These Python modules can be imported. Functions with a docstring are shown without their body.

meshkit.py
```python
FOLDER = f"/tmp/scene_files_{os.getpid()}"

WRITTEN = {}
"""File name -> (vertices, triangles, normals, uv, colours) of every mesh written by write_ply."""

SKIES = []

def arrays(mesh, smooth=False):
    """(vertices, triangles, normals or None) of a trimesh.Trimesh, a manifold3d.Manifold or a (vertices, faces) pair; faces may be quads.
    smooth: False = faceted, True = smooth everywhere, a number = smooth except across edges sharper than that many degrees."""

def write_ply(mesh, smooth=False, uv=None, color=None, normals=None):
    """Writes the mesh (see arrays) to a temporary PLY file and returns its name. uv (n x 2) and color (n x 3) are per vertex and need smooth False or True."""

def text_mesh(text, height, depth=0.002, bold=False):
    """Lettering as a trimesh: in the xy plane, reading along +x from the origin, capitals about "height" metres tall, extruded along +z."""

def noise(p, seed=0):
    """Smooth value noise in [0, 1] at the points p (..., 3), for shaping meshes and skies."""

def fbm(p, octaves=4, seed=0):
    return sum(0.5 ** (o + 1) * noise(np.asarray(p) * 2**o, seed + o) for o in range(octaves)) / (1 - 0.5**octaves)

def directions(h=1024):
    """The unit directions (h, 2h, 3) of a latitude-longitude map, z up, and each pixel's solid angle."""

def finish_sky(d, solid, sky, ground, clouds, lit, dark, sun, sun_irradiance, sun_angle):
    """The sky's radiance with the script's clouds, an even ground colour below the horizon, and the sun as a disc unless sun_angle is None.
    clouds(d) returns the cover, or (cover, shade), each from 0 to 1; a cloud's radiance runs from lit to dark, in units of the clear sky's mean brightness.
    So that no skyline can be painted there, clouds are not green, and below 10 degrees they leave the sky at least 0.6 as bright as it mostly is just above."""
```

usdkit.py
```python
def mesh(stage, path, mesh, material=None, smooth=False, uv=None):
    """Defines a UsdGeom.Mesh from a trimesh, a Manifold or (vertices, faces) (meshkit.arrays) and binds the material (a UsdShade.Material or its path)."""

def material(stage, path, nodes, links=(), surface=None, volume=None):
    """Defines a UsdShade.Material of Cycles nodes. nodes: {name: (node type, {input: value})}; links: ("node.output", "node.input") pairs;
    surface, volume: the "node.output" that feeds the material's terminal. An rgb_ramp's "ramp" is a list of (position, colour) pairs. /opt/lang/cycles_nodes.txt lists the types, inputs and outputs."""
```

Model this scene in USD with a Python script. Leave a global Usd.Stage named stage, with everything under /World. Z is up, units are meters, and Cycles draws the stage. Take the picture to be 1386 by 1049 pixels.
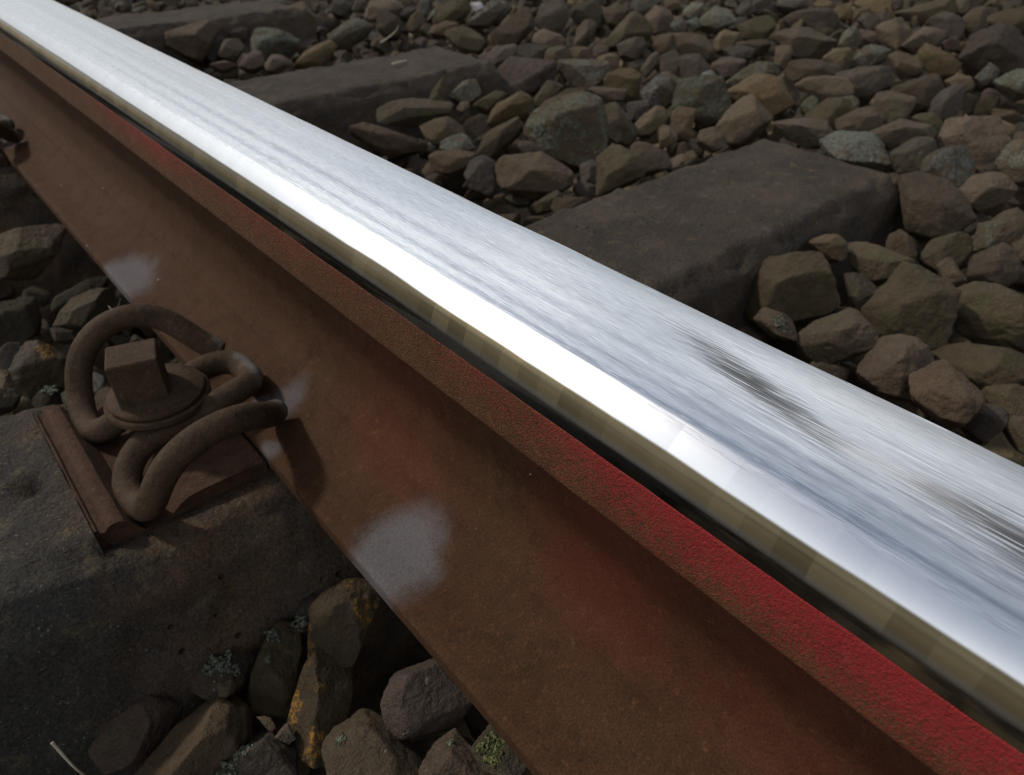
import math, random
import numpy as np, trimesh
from scipy.spatial import ConvexHull
from scipy.interpolate import CubicSpline
from pxr import Usd, UsdGeom, UsdLux, UsdShade, Gf, Vt, Sdf
import usdkit, meshkit

random.seed(7)
rng = np.random.default_rng(7)
stage = Usd.Stage.CreateInMemory()
UsdGeom.SetStageUpAxis(stage, UsdGeom.Tokens.z)
UsdGeom.SetStageMetersPerUnit(stage, 1.0)
UsdGeom.Xform.Define(stage, '/World')
UsdGeom.Scope.Define(stage, '/World/Looks')

# ------------------------------------------------------------------ camera, sky, sun
F, CX, CY = 972.0, 693.0, 524.5           # pixels of the 1386 x 1049 photograph
CAM = np.array([0.0, 0.0, 0.25])
_y = np.array([-345 - CX, -200 - CY, F]); _y /= np.linalg.norm(_y)
_n = np.cross([1, 0, 0], [0, -200 - CY, F]); _n /= np.linalg.norm(_n)
_n = -_n if _n[1] > 0 else _n
ROT = np.array([np.cross(_y, _n), _y, _n])        # world = ROT @ (right, down, forward)

cam = UsdGeom.Camera.Define(stage, '/World/camera')
RU, UP, BK = ROT[:, 0], -ROT[:, 1], -ROT[:, 2]
cam.AddTransformOp().Set(Gf.Matrix4d(*RU, 0, *UP, 0, *BK, 0, *CAM, 1))
cam.CreateHorizontalApertureAttr(20.955)
cam.CreateVerticalApertureAttr(20.955 * 775 / 1024)
cam.CreateFocalLengthAttr(20.955 * F / 1386)
cam.CreateClippingRangeAttr(Gf.Vec2f(0.02, 1000))
cam.CreateFStopAttr(14.0)
cam.CreateFocusDistanceAttr(0.21)
cam.CreateExposureAttr(-0.8)

SUN = np.array([-0.33, 0.647, 0.69]); SUN /= np.linalg.norm(SUN)
sun = UsdLux.DistantLight.Define(stage, '/World/sun')
sun.CreateIntensityAttr(0.95)
sun.CreateAngleAttr(4.0)
sun.CreateColorAttr(Gf.Vec3f(1.0, 0.95, 0.87))
sun.CreateNormalizeAttr(True)
_z = SUN; _x = np.cross([0, 0, 1], _z); _x /= np.linalg.norm(_x); _yy = np.cross(_z, _x)
sun.AddTransformOp().Set(Gf.Matrix4d(*_x, 0, *_yy, 0, *_z, 0, 0, 0, 5, 1))

sky_mat = usdkit.material(stage, '/World/Looks/sky', {
    'tc': ('texture_coordinate', {}),
    'mp': ('mapping', {'scale': (1.0, 1.0, 2.0)}),
    'nz': ('noise_texture', {'scale': 2.2, 'detail': 5.0, 'roughness': 0.55, 'distortion': 0.3}),
    'rp': ('rgb_ramp', {'ramp': [(0.30, (0.45, 0.45, 0.45)), (0.55, (0.95, 0.95, 0.95)), (1.0, (1, 1, 1))]}),
    'nb': ('noise_texture', {'scale': 3.5, 'detail': 3.0, 'roughness': 0.5}),
    'cl': ('rgb_ramp', {'ramp': [(0.25, (11.2, 11.8, 12.5)), (0.75, (14.6, 14.9, 15.2))]}),
    # thin cloud scatters the sunlight forwards: brighter the nearer to the sun
    'dt': ('vector_math', {'math_type': 'dot_product', 'vector2': tuple(map(float, SUN))}),
    'p0': ('math', {'math_type': 'multiply_add', 'value2': 0.5, 'value3': 0.5}),
    'p2': ('map_range', {'range_type': 'smoothstep', 'from_min': -0.35, 'from_max': 0.55, 'to_min': 0.40, 'to_max': 0.92, 'clamp': True}),
    'p3': ('math', {'math_type': 'power', 'value2': 30.0}),
    'p4': ('math', {'math_type': 'multiply_add', 'value2': 0.25}),
    # the haze thins out towards the zenith, where the sky is clear
    'sp': ('separate_xyz', {}),
    'el': ('map_range', {'range_type': 'smoothstep', 'from_min': 0.56, 'from_max': 0.88, 'to_min': 1.0, 'to_max': 0.25, 'clamp': True}),
    'cv': ('math', {'math_type': 'multiply'}),
    'lo': ('map_range', {'range_type': 'smoothstep', 'from_min': 0.05, 'from_max': 0.56, 'to_min': 0.50, 'to_max': 1.0, 'clamp': True}),
    'lm': ('math', {'math_type': 'multiply'}),
    'cg': ('mix_color', {'blend_type': 'multiply', 'fac': 1.0, 'use_clamp': False}),
    'sk': ('sky_texture', {'sky_type': 'single_scattering', 'sun_disc': False, 'sun_elevation': float(math.asin(SUN[2])),
                           'sun_rotation': float(math.atan2(SUN[0], SUN[1])), 'altitude': 100.0, 'air_density': 1.0, 'aerosol_density': 1.5, 'ozone_density': 1.0}),
    'mx': ('mix_color', {'use_clamp': False}),
    'bg': ('background_shader', {'strength': 0.15}),
}, [('tc.generated', 'mp.vector'), ('mp.vector', 'nz.vector'), ('mp.vector', 'nb.vector'), ('nz.fac', 'rp.fac'), ('nb.fac', 'cl.fac'),
    ('tc.generated', 'dt.vector1'), ('dt.value', 'p0.value1'), ('dt.value', 'p2.value'), ('p0.value', 'p3.value1'), ('p3.value', 'p4.value1'), ('p2.result', 'p4.value3'),
    ('cl.color', 'cg.a'), ('sp.z', 'lo.value'), ('p4.value', 'lm.value1'), ('lo.result', 'lm.value2'), ('lm.value', 'cg.b'),
    ('tc.generated', 'sp.vector'), ('sp.z', 'el.value'), ('el.result', 'cv.value1'), ('rp.color', 'cv.value2'), ('cv.value', 'mx.fac'), ('sk.color', 'mx.a'), ('cg.result', 'mx.b'), ('mx.result', 'bg.color')], surface='bg.background')
dome = UsdLux.DomeLight.Define(stage, '/World/sky')
dome.CreateIntensityAttr(1.0)
UsdShade.MaterialBindingAPI.Apply(dome.GetPrim()).Bind(sky_mat)
dome.GetPrim().SetCustomDataByKey('kind', 'structure')
dome.GetPrim().SetCustomDataByKey('label', 'pale hazy daylight sky with thin cloud')

# ------------------------------------------------------------------ helpers
def ray(px, py):
    return ROT @ np.array([px - CX, py - CY, F])
def on_plane(px, py, z):
    d = ray(px, py); return CAM + d * ((z - CAM[2]) / d[2])
def project(P):
    c = (np.asarray(P) - CAM) @ ROT
    return c[..., :2] / c[..., 2:] * F + [CX, CY]

used = {}
def path_for(name, parent='/World'):
    k = (str(parent), name)
    n = used.get(k, 0); used[k] = n + 1
    return f'{parent}/{name}' if n == 0 else f'{parent}/{name}_{n:03d}'
def tag(prim, label=None, category=None, group=None, kind=None):
    for k, v in (('label', label), ('category', category), ('group', group), ('kind', kind)):
        if v: prim.SetCustomDataByKey(k, v)
    return prim
def thing(name, label, category, loc=(0, 0, 0), group=None):
    x = UsdGeom.Xform.Define(stage, path_for(name))
    x.AddTranslateOp().Set(Gf.Vec3d(*map(float, loc)))
    return tag(x.GetPrim(), label, category, group)
def obj(name, mesh, mat, parent=None, smooth=35, loc=None):
    """One Mesh prim. Vertices are given in world coordinates; loc is the origin they are made relative to."""
    p = path_for(name, parent.GetPath() if parent else '/World')
    if loc is not None:
        v, f, _ = meshkit.arrays(mesh)
        mesh = (v - np.asarray(loc), f)
    m = usdkit.mesh(stage, p, mesh, mat, smooth=smooth)
    if loc is not None and parent is None:
        m.AddTranslateOp().Set(Gf.Vec3d(*map(float, loc)))
    return m.GetPrim()

class S(str):
    pass
class Graph:
    def __init__(s): s.nodes, s.links, s.k = {}, [], 0
    def __call__(s, kind, out, **inp):
        s.k += 1; name = f'n{s.k}'; vals = {}
        for k, v in inp.items():
            if isinstance(v, S): s.links.append((str(v), f'{name}.{k}'))
            else: vals[k] = v
        s.nodes[name] = (kind, vals)
        return S(f'{name}.{out}')
    def alt(s, ref, out): return S(ref.split('.')[0] + '.' + out)
    def math(s, op, a, b=0.0, c=None, clamp=False):
        kw = dict(math_type=op, value1=a, value2=b, use_clamp=clamp)
        if c is not None: kw['value3'] = c
        return s('math', 'value', **kw)
    def noise(s, vec, scale, detail=3.0, rough=0.55, dist=0.0): return s('noise_texture', 'fac', vector=vec, scale=float(scale), detail=float(detail), roughness=rough, distortion=dist)
    def scale(s, vec, sc, loc=(0., 0., 0.)): return s('mapping', 'vector', vector=vec, scale=sc, location=loc)
    def mr(s, v, a, b, c=0.0, d=1.0, kind='smoothstep'): return s('map_range', 'result', range_type=kind, value=v, from_min=a, from_max=b, to_min=c, to_max=d, clamp=True)
    def mix(s, fac, a, b, mode='mix'): return s('mix_color', 'result', blend_type=mode, fac=fac, a=a, b=b, use_clamp=False)
    def ramp(s, fac, stops): return s('rgb_ramp', 'color', fac=fac, ramp=stops)
    def bump(s, h, dist, strength=1.0, normal=None):
        kw = dict(height=h, distance=dist, strength=strength)
        if normal is not None: kw['normal'] = normal
        return s('bump', 'normal', **kw)
    def done(s, path, surf): return usdkit.material(stage, '/World/Looks/' + path, s.nodes, s.links, surface=str(surf))

def spot(g, x, y, cx, cy, ax, ay, n=None, soft=(1.25, 0.55), rot=0.0):
    """1 inside the ellipse, fading out; its edge broken up by the noise n."""
    dx, dy = g.math('subtract', x, cx), g.math('subtract', y, cy)
    if rot:
        c, s_ = math.cos(rot), math.sin(rot)
        dx, dy = g.math('add', g.math('multiply', dx, c), g.math('multiply', dy, s_)), g.math('subtract', g.math('multiply', dy, c), g.math('multiply', dx, s_))
    dx, dy = g.math('divide', dx, ax), g.math('divide', dy, ay)
    r = g.math('sqrt', g.math('add', g.math('multiply', dx, dx), g.math('multiply', dy, dy)))
    if n is not None: r = g.math('add', r, g.math('multiply', g.math('subtract', n, 0.5), 0.55))
    return g.mr(r, soft[1], soft[0], 1.0, 0.0)

# ------------------------------------------------------------------ materials
def stone_material(name, c1, c2, *a, **k):
    m_ = np.array([0.108, 0.082, 0.056])
    f = lambda c: tuple(0.66 * float(q) for q in (0.34 * np.array(c) * [0.97, 0.92, 0.80] + 0.66 * m_ * (np.mean(c) / 0.09) ** 0.6))
    if name == 'white': return _stone(name, c1, c2, *a, **k)
    return _stone(name, f(c1), f(c2), *a, **k)
def _stone(name, c1, c2, lichen=0.0, lichen_col=(0.125, 0.122, 0.098), rough=0.85, moss=0.25, ochre=0.0, vein=0.03):
    g = Graph()
    pos = g('geometry', 'position')
    nrm = g.alt(pos, 'normal')
    nz = g.alt(g('separate_xyz', 'x', vector=nrm), 'z')
    rnd = g('object_info', 'random')
    big = g.noise(pos, 28, 4, 0.6, 0.4)
    col = g.mix(g.mr(big, 0.32, 0.68), c1, c2)
    mid = g.noise(pos, 150, 4, 0.65)
    col = g.mix(g.mr(mid, 0.35, 0.8, 0.0, 0.55), col, tuple(0.5 * x for x in c1))
    # olive film of algae in patches
    al = g.noise(g.scale(pos, (1., 1., 1.), (3.1, 1.7, 0.3)), 38, 3, 0.6)
    col = g.mix(g.math('multiply', g.mr(al, 0.5, 0.68), moss), col, (0.060, 0.060, 0.026))
    if ochre:
        oc = g.noise(g.scale(pos, (1., 1., 1.), (0.7, 4.7, 1.3)), 45, 4, 0.65)
        col = g.mix(g.math('multiply', g.math('multiply', g.mr(oc, 0.54, 0.66), g.mr(g.noise(pos, 420, 3, 0.7), 0.40, 0.58)), ochre), col, (0.36, 0.17, 0.035))
    # fine grain and pale specks
    fine = g.noise(pos, 1100, 2, 0.6)
    col = g.mix(1.0, col, g.ramp(fine, [(0.25, (0.62, 0.62, 0.62)), (0.75, (1.35, 1.33, 1.3))]), 'multiply')
    spk = g.mr(g.math('add', g.noise(g.scale(pos, (1., 1., 1.), (2., 7., 1.)), 210, 5, 0.7), g.math('multiply', g.noise(pos, 31, 2), 0.25)), 0.80, 0.86)
    col = g.mix(g.math('multiply', spk, 0.55), col, (0.33, 0.31, 0.27))
    h = g.math('add', g.math('add', g.math('multiply', g.noise(pos, 260, 5, 0.7), 0.9), g.math('multiply', g.noise(pos, 85, 3, 0.55, 0.6), 1.1)), g.math('multiply', fine, 0.30))
    if lichen:
        ln = g.noise(g.scale(pos, (1., 1., 1.), (9.1, 2.2, 5.0)), 42, 5, 0.7, 0.5)
        lm = g.math('multiply', g.mr(g.math('add', ln, g.math('multiply', nz, 0.08)), 0.66 - 0.17 * lichen, 0.72 - 0.17 * lichen), 0.85)
        lc = g.mix(g.mr(g.noise(pos, 330, 3), 0.35, 0.7), tuple(0.55 * x for x in lichen_col), tuple(1.25 * x for x in lichen_col))
        col = g.mix(lm, col, lc)
        h = g.math('add', h, g.math('multiply', lm, g.math('multiply', g.noise(pos, 800, 3, 0.7), 1.2)))
    val = g.mr(rnd, 0.0, 1.0, 0.74, 1.22, 'linear')
    col = g.mix(1.0, col, g('combine_xyz', 'vector', x=val, y=g.math('multiply', val, g.mr(rnd, 0, 1, 1.03, 0.97, 'linear')), z=g.math('multiply', val, g.mr(g.math('fraction', g.math('multiply', rnd, 7.31)), 0, 1, 0.88, 1.12, 'linear'))), 'multiply')
    b = g.bump(h, 0.0026, 0.95)
    return g.done('stone_' + name, g('principled_bsdf', 'BSDF', base_color=col, roughness=rough, specular_ior_level=0.15, normal=b))

SM = {
    'brown': stone_material('brown', (0.105, 0.074, 0.050), (0.135, 0.102, 0.074)),
    'redbrown': stone_material('redbrown', (0.120, 0.070, 0.048), (0.150, 0.100, 0.074), moss=0.15),
    'tan': stone_material('tan', (0.150, 0.116, 0.078), (0.190, 0.155, 0.110), moss=0.3),
    'olive': stone_material('olive', (0.088, 0.076, 0.044), (0.125, 0.106, 0.068), moss=0.6),
    'grey': stone_material('grey', (0.088, 0.080, 0.068), (0.125, 0.112, 0.098), moss=0.2),
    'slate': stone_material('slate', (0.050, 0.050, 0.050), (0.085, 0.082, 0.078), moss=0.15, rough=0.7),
    'purple': stone_material('purple', (0.075, 0.056, 0.050), (0.105, 0.082, 0.076), moss=0.1),
    'pink': stone_material('pink', (0.160, 0.108, 0.084), (0.190, 0.138, 0.110), moss=0.12),
    'ochre': stone_material('ochre', (0.230, 0.138, 0.052), (0.210, 0.150, 0.085), moss=0.4),
    'rusty': stone_material('rusty', (0.095, 0.058, 0.035), (0.125, 0.080, 0.050), moss=0.25, ochre=0.9, rough=0.6),
    'lichen': stone_material('lichen', (0.100, 0.086, 0.066), (0.140, 0.124, 0.100), lichen=0.8),
    'pale': stone_material('pale', (0.135, 0.135, 0.105), (0.190, 0.185, 0.150), lichen=1.0, lichen_col=(0.145, 0.15, 0.118)),
    'shade_dark': stone_material('shade_dark', (0.034, 0.028, 0.020), (0.055, 0.044, 0.032), moss=0.2),  # near-black for the left-edge stones: their shadow is put into the colour
    'white': stone_material('white', (0.42, 0.39, 0.35), (0.55, 0.52, 0.48), moss=0.1),
}

g = Graph(); pos = g('geometry', 'position')
col = g.mix(g.mr(g.noise(pos, 500, 3, 0.7), 0.4, 0.65), (0.050, 0.055, 0.038), (0.21, 0.225, 0.165))
M_lichen = g.done('lichen_crust', g('principled_bsdf', 'BSDF', base_color=col, roughness=0.95, specular_ior_level=0.1, normal=g.bump(g.noise(pos, 1500, 3), 0.001)))
g = Graph(); pos = g('geometry', 'position')
col = g.mix(g.mr(g.noise(pos, 500, 3, 0.7), 0.4, 0.65), (0.050, 0.055, 0.020), (0.20, 0.20, 0.085))
M_lichen_green = g.done('lichen_green', g('principled_bsdf', 'BSDF', base_color=col, roughness=0.95, specular_ior_level=0.1, normal=g.bump(g.noise(pos, 1500, 3), 0.001)))

# earth / fine gravel under the ballast
g = Graph(); pos = g('geometry', 'position')
col = g.mix(g.mr(g.noise(pos, 9, 4, 0.6), 0.35, 0.65), (0.215, 0.165, 0.095), (0.29, 0.225, 0.135))
col = g.mix(g.mr(g.noise(pos, 180, 4, 0.7), 0.45, 0.75, 0, 0.6), col, (0.05, 0.042, 0.03))
vor = g('voronoi_texture', 'distance', vector=pos, scale=38.0)
M_ground = g.done('ground_earth', g('principled_bsdf', 'BSDF', base_color=col, roughness=0.95, specular_ior_level=0.1,
                  normal=g.bump(g.math('add', vor, g.math('multiply', g.noise(pos, 220, 4), 0.5)), 0.01)))

# concrete of the sleepers, weathered, with brake dust and aggregate
g = Graph(); pos = g('geometry', 'position')
sx = g('separate_xyz', 'x', vector=pos); nzz = g.alt(g('separate_xyz', 'x', vector=g.alt(pos, 'normal')), 'z')
col = g.mix(g.mr(g.noise(pos, 16, 5, 0.6), 0.35, 0.68), (0.036, 0.031, 0.026), (0.062, 0.050, 0.040))
left = g.mr(sx, 0.02, -0.02)
col = g.mix(g.math('multiply', left, 0.8), col, (0.036, 0.034, 0.031))
rust = g.math('multiply', g.mr(sx, -0.04, 0.03), g.mr(sx, 0.22, 0.40, 1.0, 0.25))
col = g.mix(g.math('multiply', rust, g.mr(g.noise(pos, 40, 4), 0.38, 0.65, 0.1, 0.75)), col, (0.085, 0.052, 0.030))
col = g.mix(g.mr(g.noise(pos, 75, 5, 0.7), 0.52, 0.72, 0, 0.6), col, (0.11, 0.088, 0.052))
fine = g.noise(pos, 620, 4, 0.75)
col = g.mix(1.0, col, g.ramp(fine, [(0.30, (0.42, 0.42, 0.42)), (0.70, (1.6, 1.57, 1.52))]), 'multiply')
vs = g('voronoi_texture', 'distance', vector=pos, scale=230.0)
spk = g.math('multiply', g.mr(g.noise(pos, 520, 4, 0.75), 0.575, 0.66), g.mr(g.noise(pos, 70, 3), 0.40, 0.60))
col = g.mix(g.math('multiply', spk, g.mr(left, 0, 1, 0.50, 0.85)), col, (0.22, 0.205, 0.175))
v2 = g('voronoi_texture', 'distance', vector=g.scale(pos, (1., 1., 1.), (1.3, 2.1, 0.2)), scale=75.0)
pit = g.math('multiply', g.mr(v2, 0.06, 0.14, 1.0, 0.0), g.mr(g.noise(g.scale(pos, (1., 1., 1.), (5., 1., 2.)), 33, 2), 0.53, 0.60))
col = g.mix(g.math('multiply', pit, 0.85), col, (0.014, 0.013, 0.011))
h = g.math('subtract', g.math('add', g.math('multiply', g.noise(pos, 330, 5, 0.7), 1.0), g.math('multiply', spk, 0.25)), g.math('multiply', pit, 1.6))
M_concrete = g.done('sleeper_concrete', g('principled_bsdf', 'BSDF', base_color=col, roughness=0.9, specular_ior_level=0.12, normal=g.bump(h, 0.0024, 0.95)))

# rust of the web and foot, with sprayed paint marks
def rust_base(g, pos, c1, c2, c3, k=0.52, hue=(1.04, 0.90, 0.72)):
    c1, c2, c3 = (tuple(k * q * w_ for q, w_ in zip(c, hue)) for c in (c1, c2, c3))
    col = g.mix(g.mr(g.noise(pos, 22, 4, 0.6), 0.3, 0.7), c1, c2)
    col = g.mix(g.mr(g.noise(pos, 95, 5, 0.7), 0.42, 0.70, 0.0, 0.85), col, c3)
    col = g.mix(g.mr(g.noise(g.scale(pos, (1., 1., 1.), (4., 9., 2.)), 260, 4, 0.7), 0.56, 0.72, 0.0, 0.6), col, tuple(1.7 * q for q in c2))
    fine = g.noise(pos, 1100, 4, 0.75)
    col = g.mix(1.0, col, g.ramp(fine, [(0.3, (0.55, 0.53, 0.51)), (0.7, (1.42, 1.42, 1.42))]), 'multiply')
    col = g.mix(g.math('multiply', g.mr(g.noise(g.scale(pos, (1., 1., 1.), (6., 2., 8.)), 480, 3, 0.6), 0.66, 0.72), 0.6), col, tuple(0.25 * q for q in c3))
    return col, fine
g = Graph(); pos = g('geometry', 'position')
xyz = g('separate_xyz', 'x', vector=pos); y_ = g.alt(xyz, 'y'); z_ = g.alt(xyz, 'z')
col, fine = rust_base(g, pos, (0.094, 0.050, 0.028), (0.112, 0.063, 0.037), (0.070, 0.040, 0.024))
en = g.noise(pos, 70, 3, 0.6)
grain = g.mr(g.noise(pos, 900, 2, 0.6), 0.25, 0.62, 0.55, 1.0)
red = g.math('maximum', spot(g, xyz, y_, 0.150, 0.105, 0.026, 0.045, en, (1.5, 0.1)), spot(g, xyz, y_, 0.158, 0.035, 0.03, 0.07, en, (1.4, 0.1)))
col = g.mix(g.math('multiply', g.math('multiply', red, grain), 0.36), col, (0.17, 0.018, 0.016))
red2 = spot(g, xyz, y_, 0.128, 0.235, 0.02, 0.05, en, (1.5, 0.1))
col = g.mix(g.math('multiply', red2, 0.12), col, (0.20, 0.025, 0.02))
paint = spot(g, xyz, y_, 0.098, 0.192, 0.0245, 0.0235, en, (1.18, 0.55), 0.5)
paint = g.math('maximum', paint, g.math('multiply', spot(g, xyz, y_, 0.090, 0.542, 0.024, 0.036, en, (1.2, 0.5)), 0.95))
paint = g.math('maximum', paint, g.math('multiply', spot(g, xyz, y_, 0.106, 0.3215, 0.017, 0.0125, en, (1.3, 0.4)), 0.75))
paint = g.math('maximum', paint, spot(g, xyz, y_, 0.1000, 0.3345, 0.007, 0.006, en, (1.2, 0.5)))
paint = g.math('maximum', paint, g.math('multiply', spot(g, xyz, y_, 0.087, 0.296, 0.006, 0.008, en, (1.3, 0.4)), 0.8))
paint = g.math('maximum', paint, g.math('multiply', spot(g, xyz, y_, 0.096, 0.945, 0.012, 0.030, en, (1.3, 0.4)), 0.6))
pgrain = g.mr(g.noise(pos, 1100, 3, 0.7), 0.34, 0.58, 0.62, 1.0)
col = g.mix(g.math('multiply', g.math('multiply', paint, pgrain), 0.90), col, (0.118, 0.110, 0.113))
spk = g.math('multiply', g.mr(g('voronoi_texture', 'distance', vector=pos, scale=90.0), 0.035, 0.05, 1.0, 0.0), g.mr(g.noise(pos, 33, 2), 0.58, 0.62))
col = g.mix(spk, col, (0.5, 0.45, 0.4))
M_rust = g.done('rail_rust', g('principled_bsdf', 'BSDF', base_color=col, roughness=0.85, specular_ior_level=0.12,
                normal=g.bump(g.math('add', g.math('multiply', g.noise(pos, 420, 4, 0.65), 0.7), g.math('multiply', fine, 0.5)), 0.0006, 0.8)))

# flank of the head: rust under a graded red overspray
g = Graph(); pos = g('geometry', 'position')
xyz = g('separate_xyz', 'x', vector=pos); y_ = g.alt(xyz, 'y'); z_ = g.alt(xyz, 'z')
col, fine = rust_base(g, pos, (0.118, 0.062, 0.030), (0.135, 0.078, 0.040), (0.100, 0.048, 0.026), 0.65)
zfac = g.mr(z_, 0.100, 0.120, 0.0, 1.0, 'linear')
yl = g('map_range', 'result', range_type='linear', value=y_, from_min=-0.05, from_max=0.75, to_min=0.0, to_max=1.0, clamp=True)
def yp(y): return (y + 0.05) / 0.80
lv = lambda v: (v, v, v)
yfac = g.ramp(yl, [(0.0, lv(1.0)), (yp(0.04), lv(0.95)), (yp(0.075), lv(0.85)), (yp(0.095), lv(0.72)), (yp(0.12), lv(0.42)), (yp(0.15), lv(0.42)), (yp(0.18), lv(0.20)), (yp(0.22), lv(0.28)),
                    (yp(0.30), lv(0.42)), (yp(0.36), lv(0.32)), (yp(0.43), lv(0.62)), (yp(0.50), lv(0.50)), (yp(0.60), lv(0.18)), (yp(0.75), lv(0.05))])
amt = g.math('add', g.math('multiply', g('rgb_to_bw', 'val', color=yfac), g.math('add', g.math('multiply', zfac, 0.85), 0.25)), g.math('multiply', g.math('subtract', g.noise(pos, 120, 3), 0.5), 0.35))
gr = g.noise(pos, 1000, 3, 0.7)
m = g.mr(g.math('add', amt, g.math('multiply', g.math('subtract', gr, 0.5), 1.7)), 0.15, 1.2)
col = g.mix(g.math('multiply', m, 0.86), col, (0.29, 0.018, 0.022))
hh = g.math('add', g.noise(pos, 1500, 3, 0.65), g.math('multiply', g.noise(pos, 620, 3, 0.6), 0.7))
M_flank = g.done('rail_flank_paint', g('principled_bsdf', 'BSDF', base_color=col, roughness=0.7, specular_ior_level=0.2, normal=g.bump(hh, 0.0006, 1.0)))

# polished running surface: ground steel with scratches along the rail and dark patches mixed into its base colour
g = Graph(); pos = g('geometry', 'position')
xyz = g('separate_xyz', 'x', vector=pos); y_ = g.alt(xyz, 'y'); z_ = g.alt(xyz, 'z')
band = g.noise(g.scale(pos, (110., 0.35, 20.)), 1.0, 2, 0.5, 0.0)
band2 = g.noise(g.scale(pos, (420., 0.8, 120.), (3.3, 0.2, 0.)), 1.0, 2, 0.5)
scr = g.noise(g.scale(pos, (2900., 150., 2900.)), 1.0, 2, 0.6)
scr2 = g.noise(g.scale(pos, (2600., 60., 2600.), (0., 7.7, 0.)), 1.0, 2, 0.6)
crown = g.mr(z_, 0.1362, 0.1378, 0.0, 1.0)
facet = g.mr(z_, 0.1295, 0.1308, 0.0, 1.0)
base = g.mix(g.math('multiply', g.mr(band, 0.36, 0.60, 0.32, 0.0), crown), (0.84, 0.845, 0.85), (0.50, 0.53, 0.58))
lines = g.math('maximum', spot(g, xyz, y_, 0.1218, 0.08, 0.0012, 0.25, None, (1.3, 0.0)), spot(g, xyz, y_, 0.1295, 0.03, 0.0013, 0.09, None, (1.3, 0.0)))
lines = g.math('maximum', lines, spot(g, xyz, y_, 0.1262, 0.25, 0.0018, 0.3, None, (1.3, 0.0)))
lines = g.math('maximum', lines, g.math('multiply', spot(g, xyz, y_, 0.1345, 0.30, 0.0025, 0.35, None, (1.3, 0.0)), 0.8))
base = g.mix(g.math('multiply', lines, g.mr(band2, 0.3, 0.6, 0.5, 0.7)), base, (0.36, 0.40, 0.47))
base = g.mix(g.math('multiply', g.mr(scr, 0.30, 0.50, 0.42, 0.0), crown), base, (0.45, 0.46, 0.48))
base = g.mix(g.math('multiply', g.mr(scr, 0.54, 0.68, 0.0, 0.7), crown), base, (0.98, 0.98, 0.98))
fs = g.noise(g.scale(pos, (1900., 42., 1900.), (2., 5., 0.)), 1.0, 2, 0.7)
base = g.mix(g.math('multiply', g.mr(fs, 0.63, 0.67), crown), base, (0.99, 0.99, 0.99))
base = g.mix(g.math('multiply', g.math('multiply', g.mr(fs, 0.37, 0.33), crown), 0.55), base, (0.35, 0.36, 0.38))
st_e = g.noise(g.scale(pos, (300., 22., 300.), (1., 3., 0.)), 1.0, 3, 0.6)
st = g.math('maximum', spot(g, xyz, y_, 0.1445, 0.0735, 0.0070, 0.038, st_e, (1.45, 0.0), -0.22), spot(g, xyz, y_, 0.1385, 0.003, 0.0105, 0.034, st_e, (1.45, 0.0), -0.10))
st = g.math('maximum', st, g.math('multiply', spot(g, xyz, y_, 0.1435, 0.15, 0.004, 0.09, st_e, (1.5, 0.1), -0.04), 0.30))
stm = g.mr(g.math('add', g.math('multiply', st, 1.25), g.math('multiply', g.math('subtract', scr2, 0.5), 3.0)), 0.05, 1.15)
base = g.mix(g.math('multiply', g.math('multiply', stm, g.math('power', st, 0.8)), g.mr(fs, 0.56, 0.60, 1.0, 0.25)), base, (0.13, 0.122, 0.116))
tint = spot(g, xyz, y_, 0.1405, 0.033, 0.004, 0.022, st_e, (1.5, 0.1))
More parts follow.
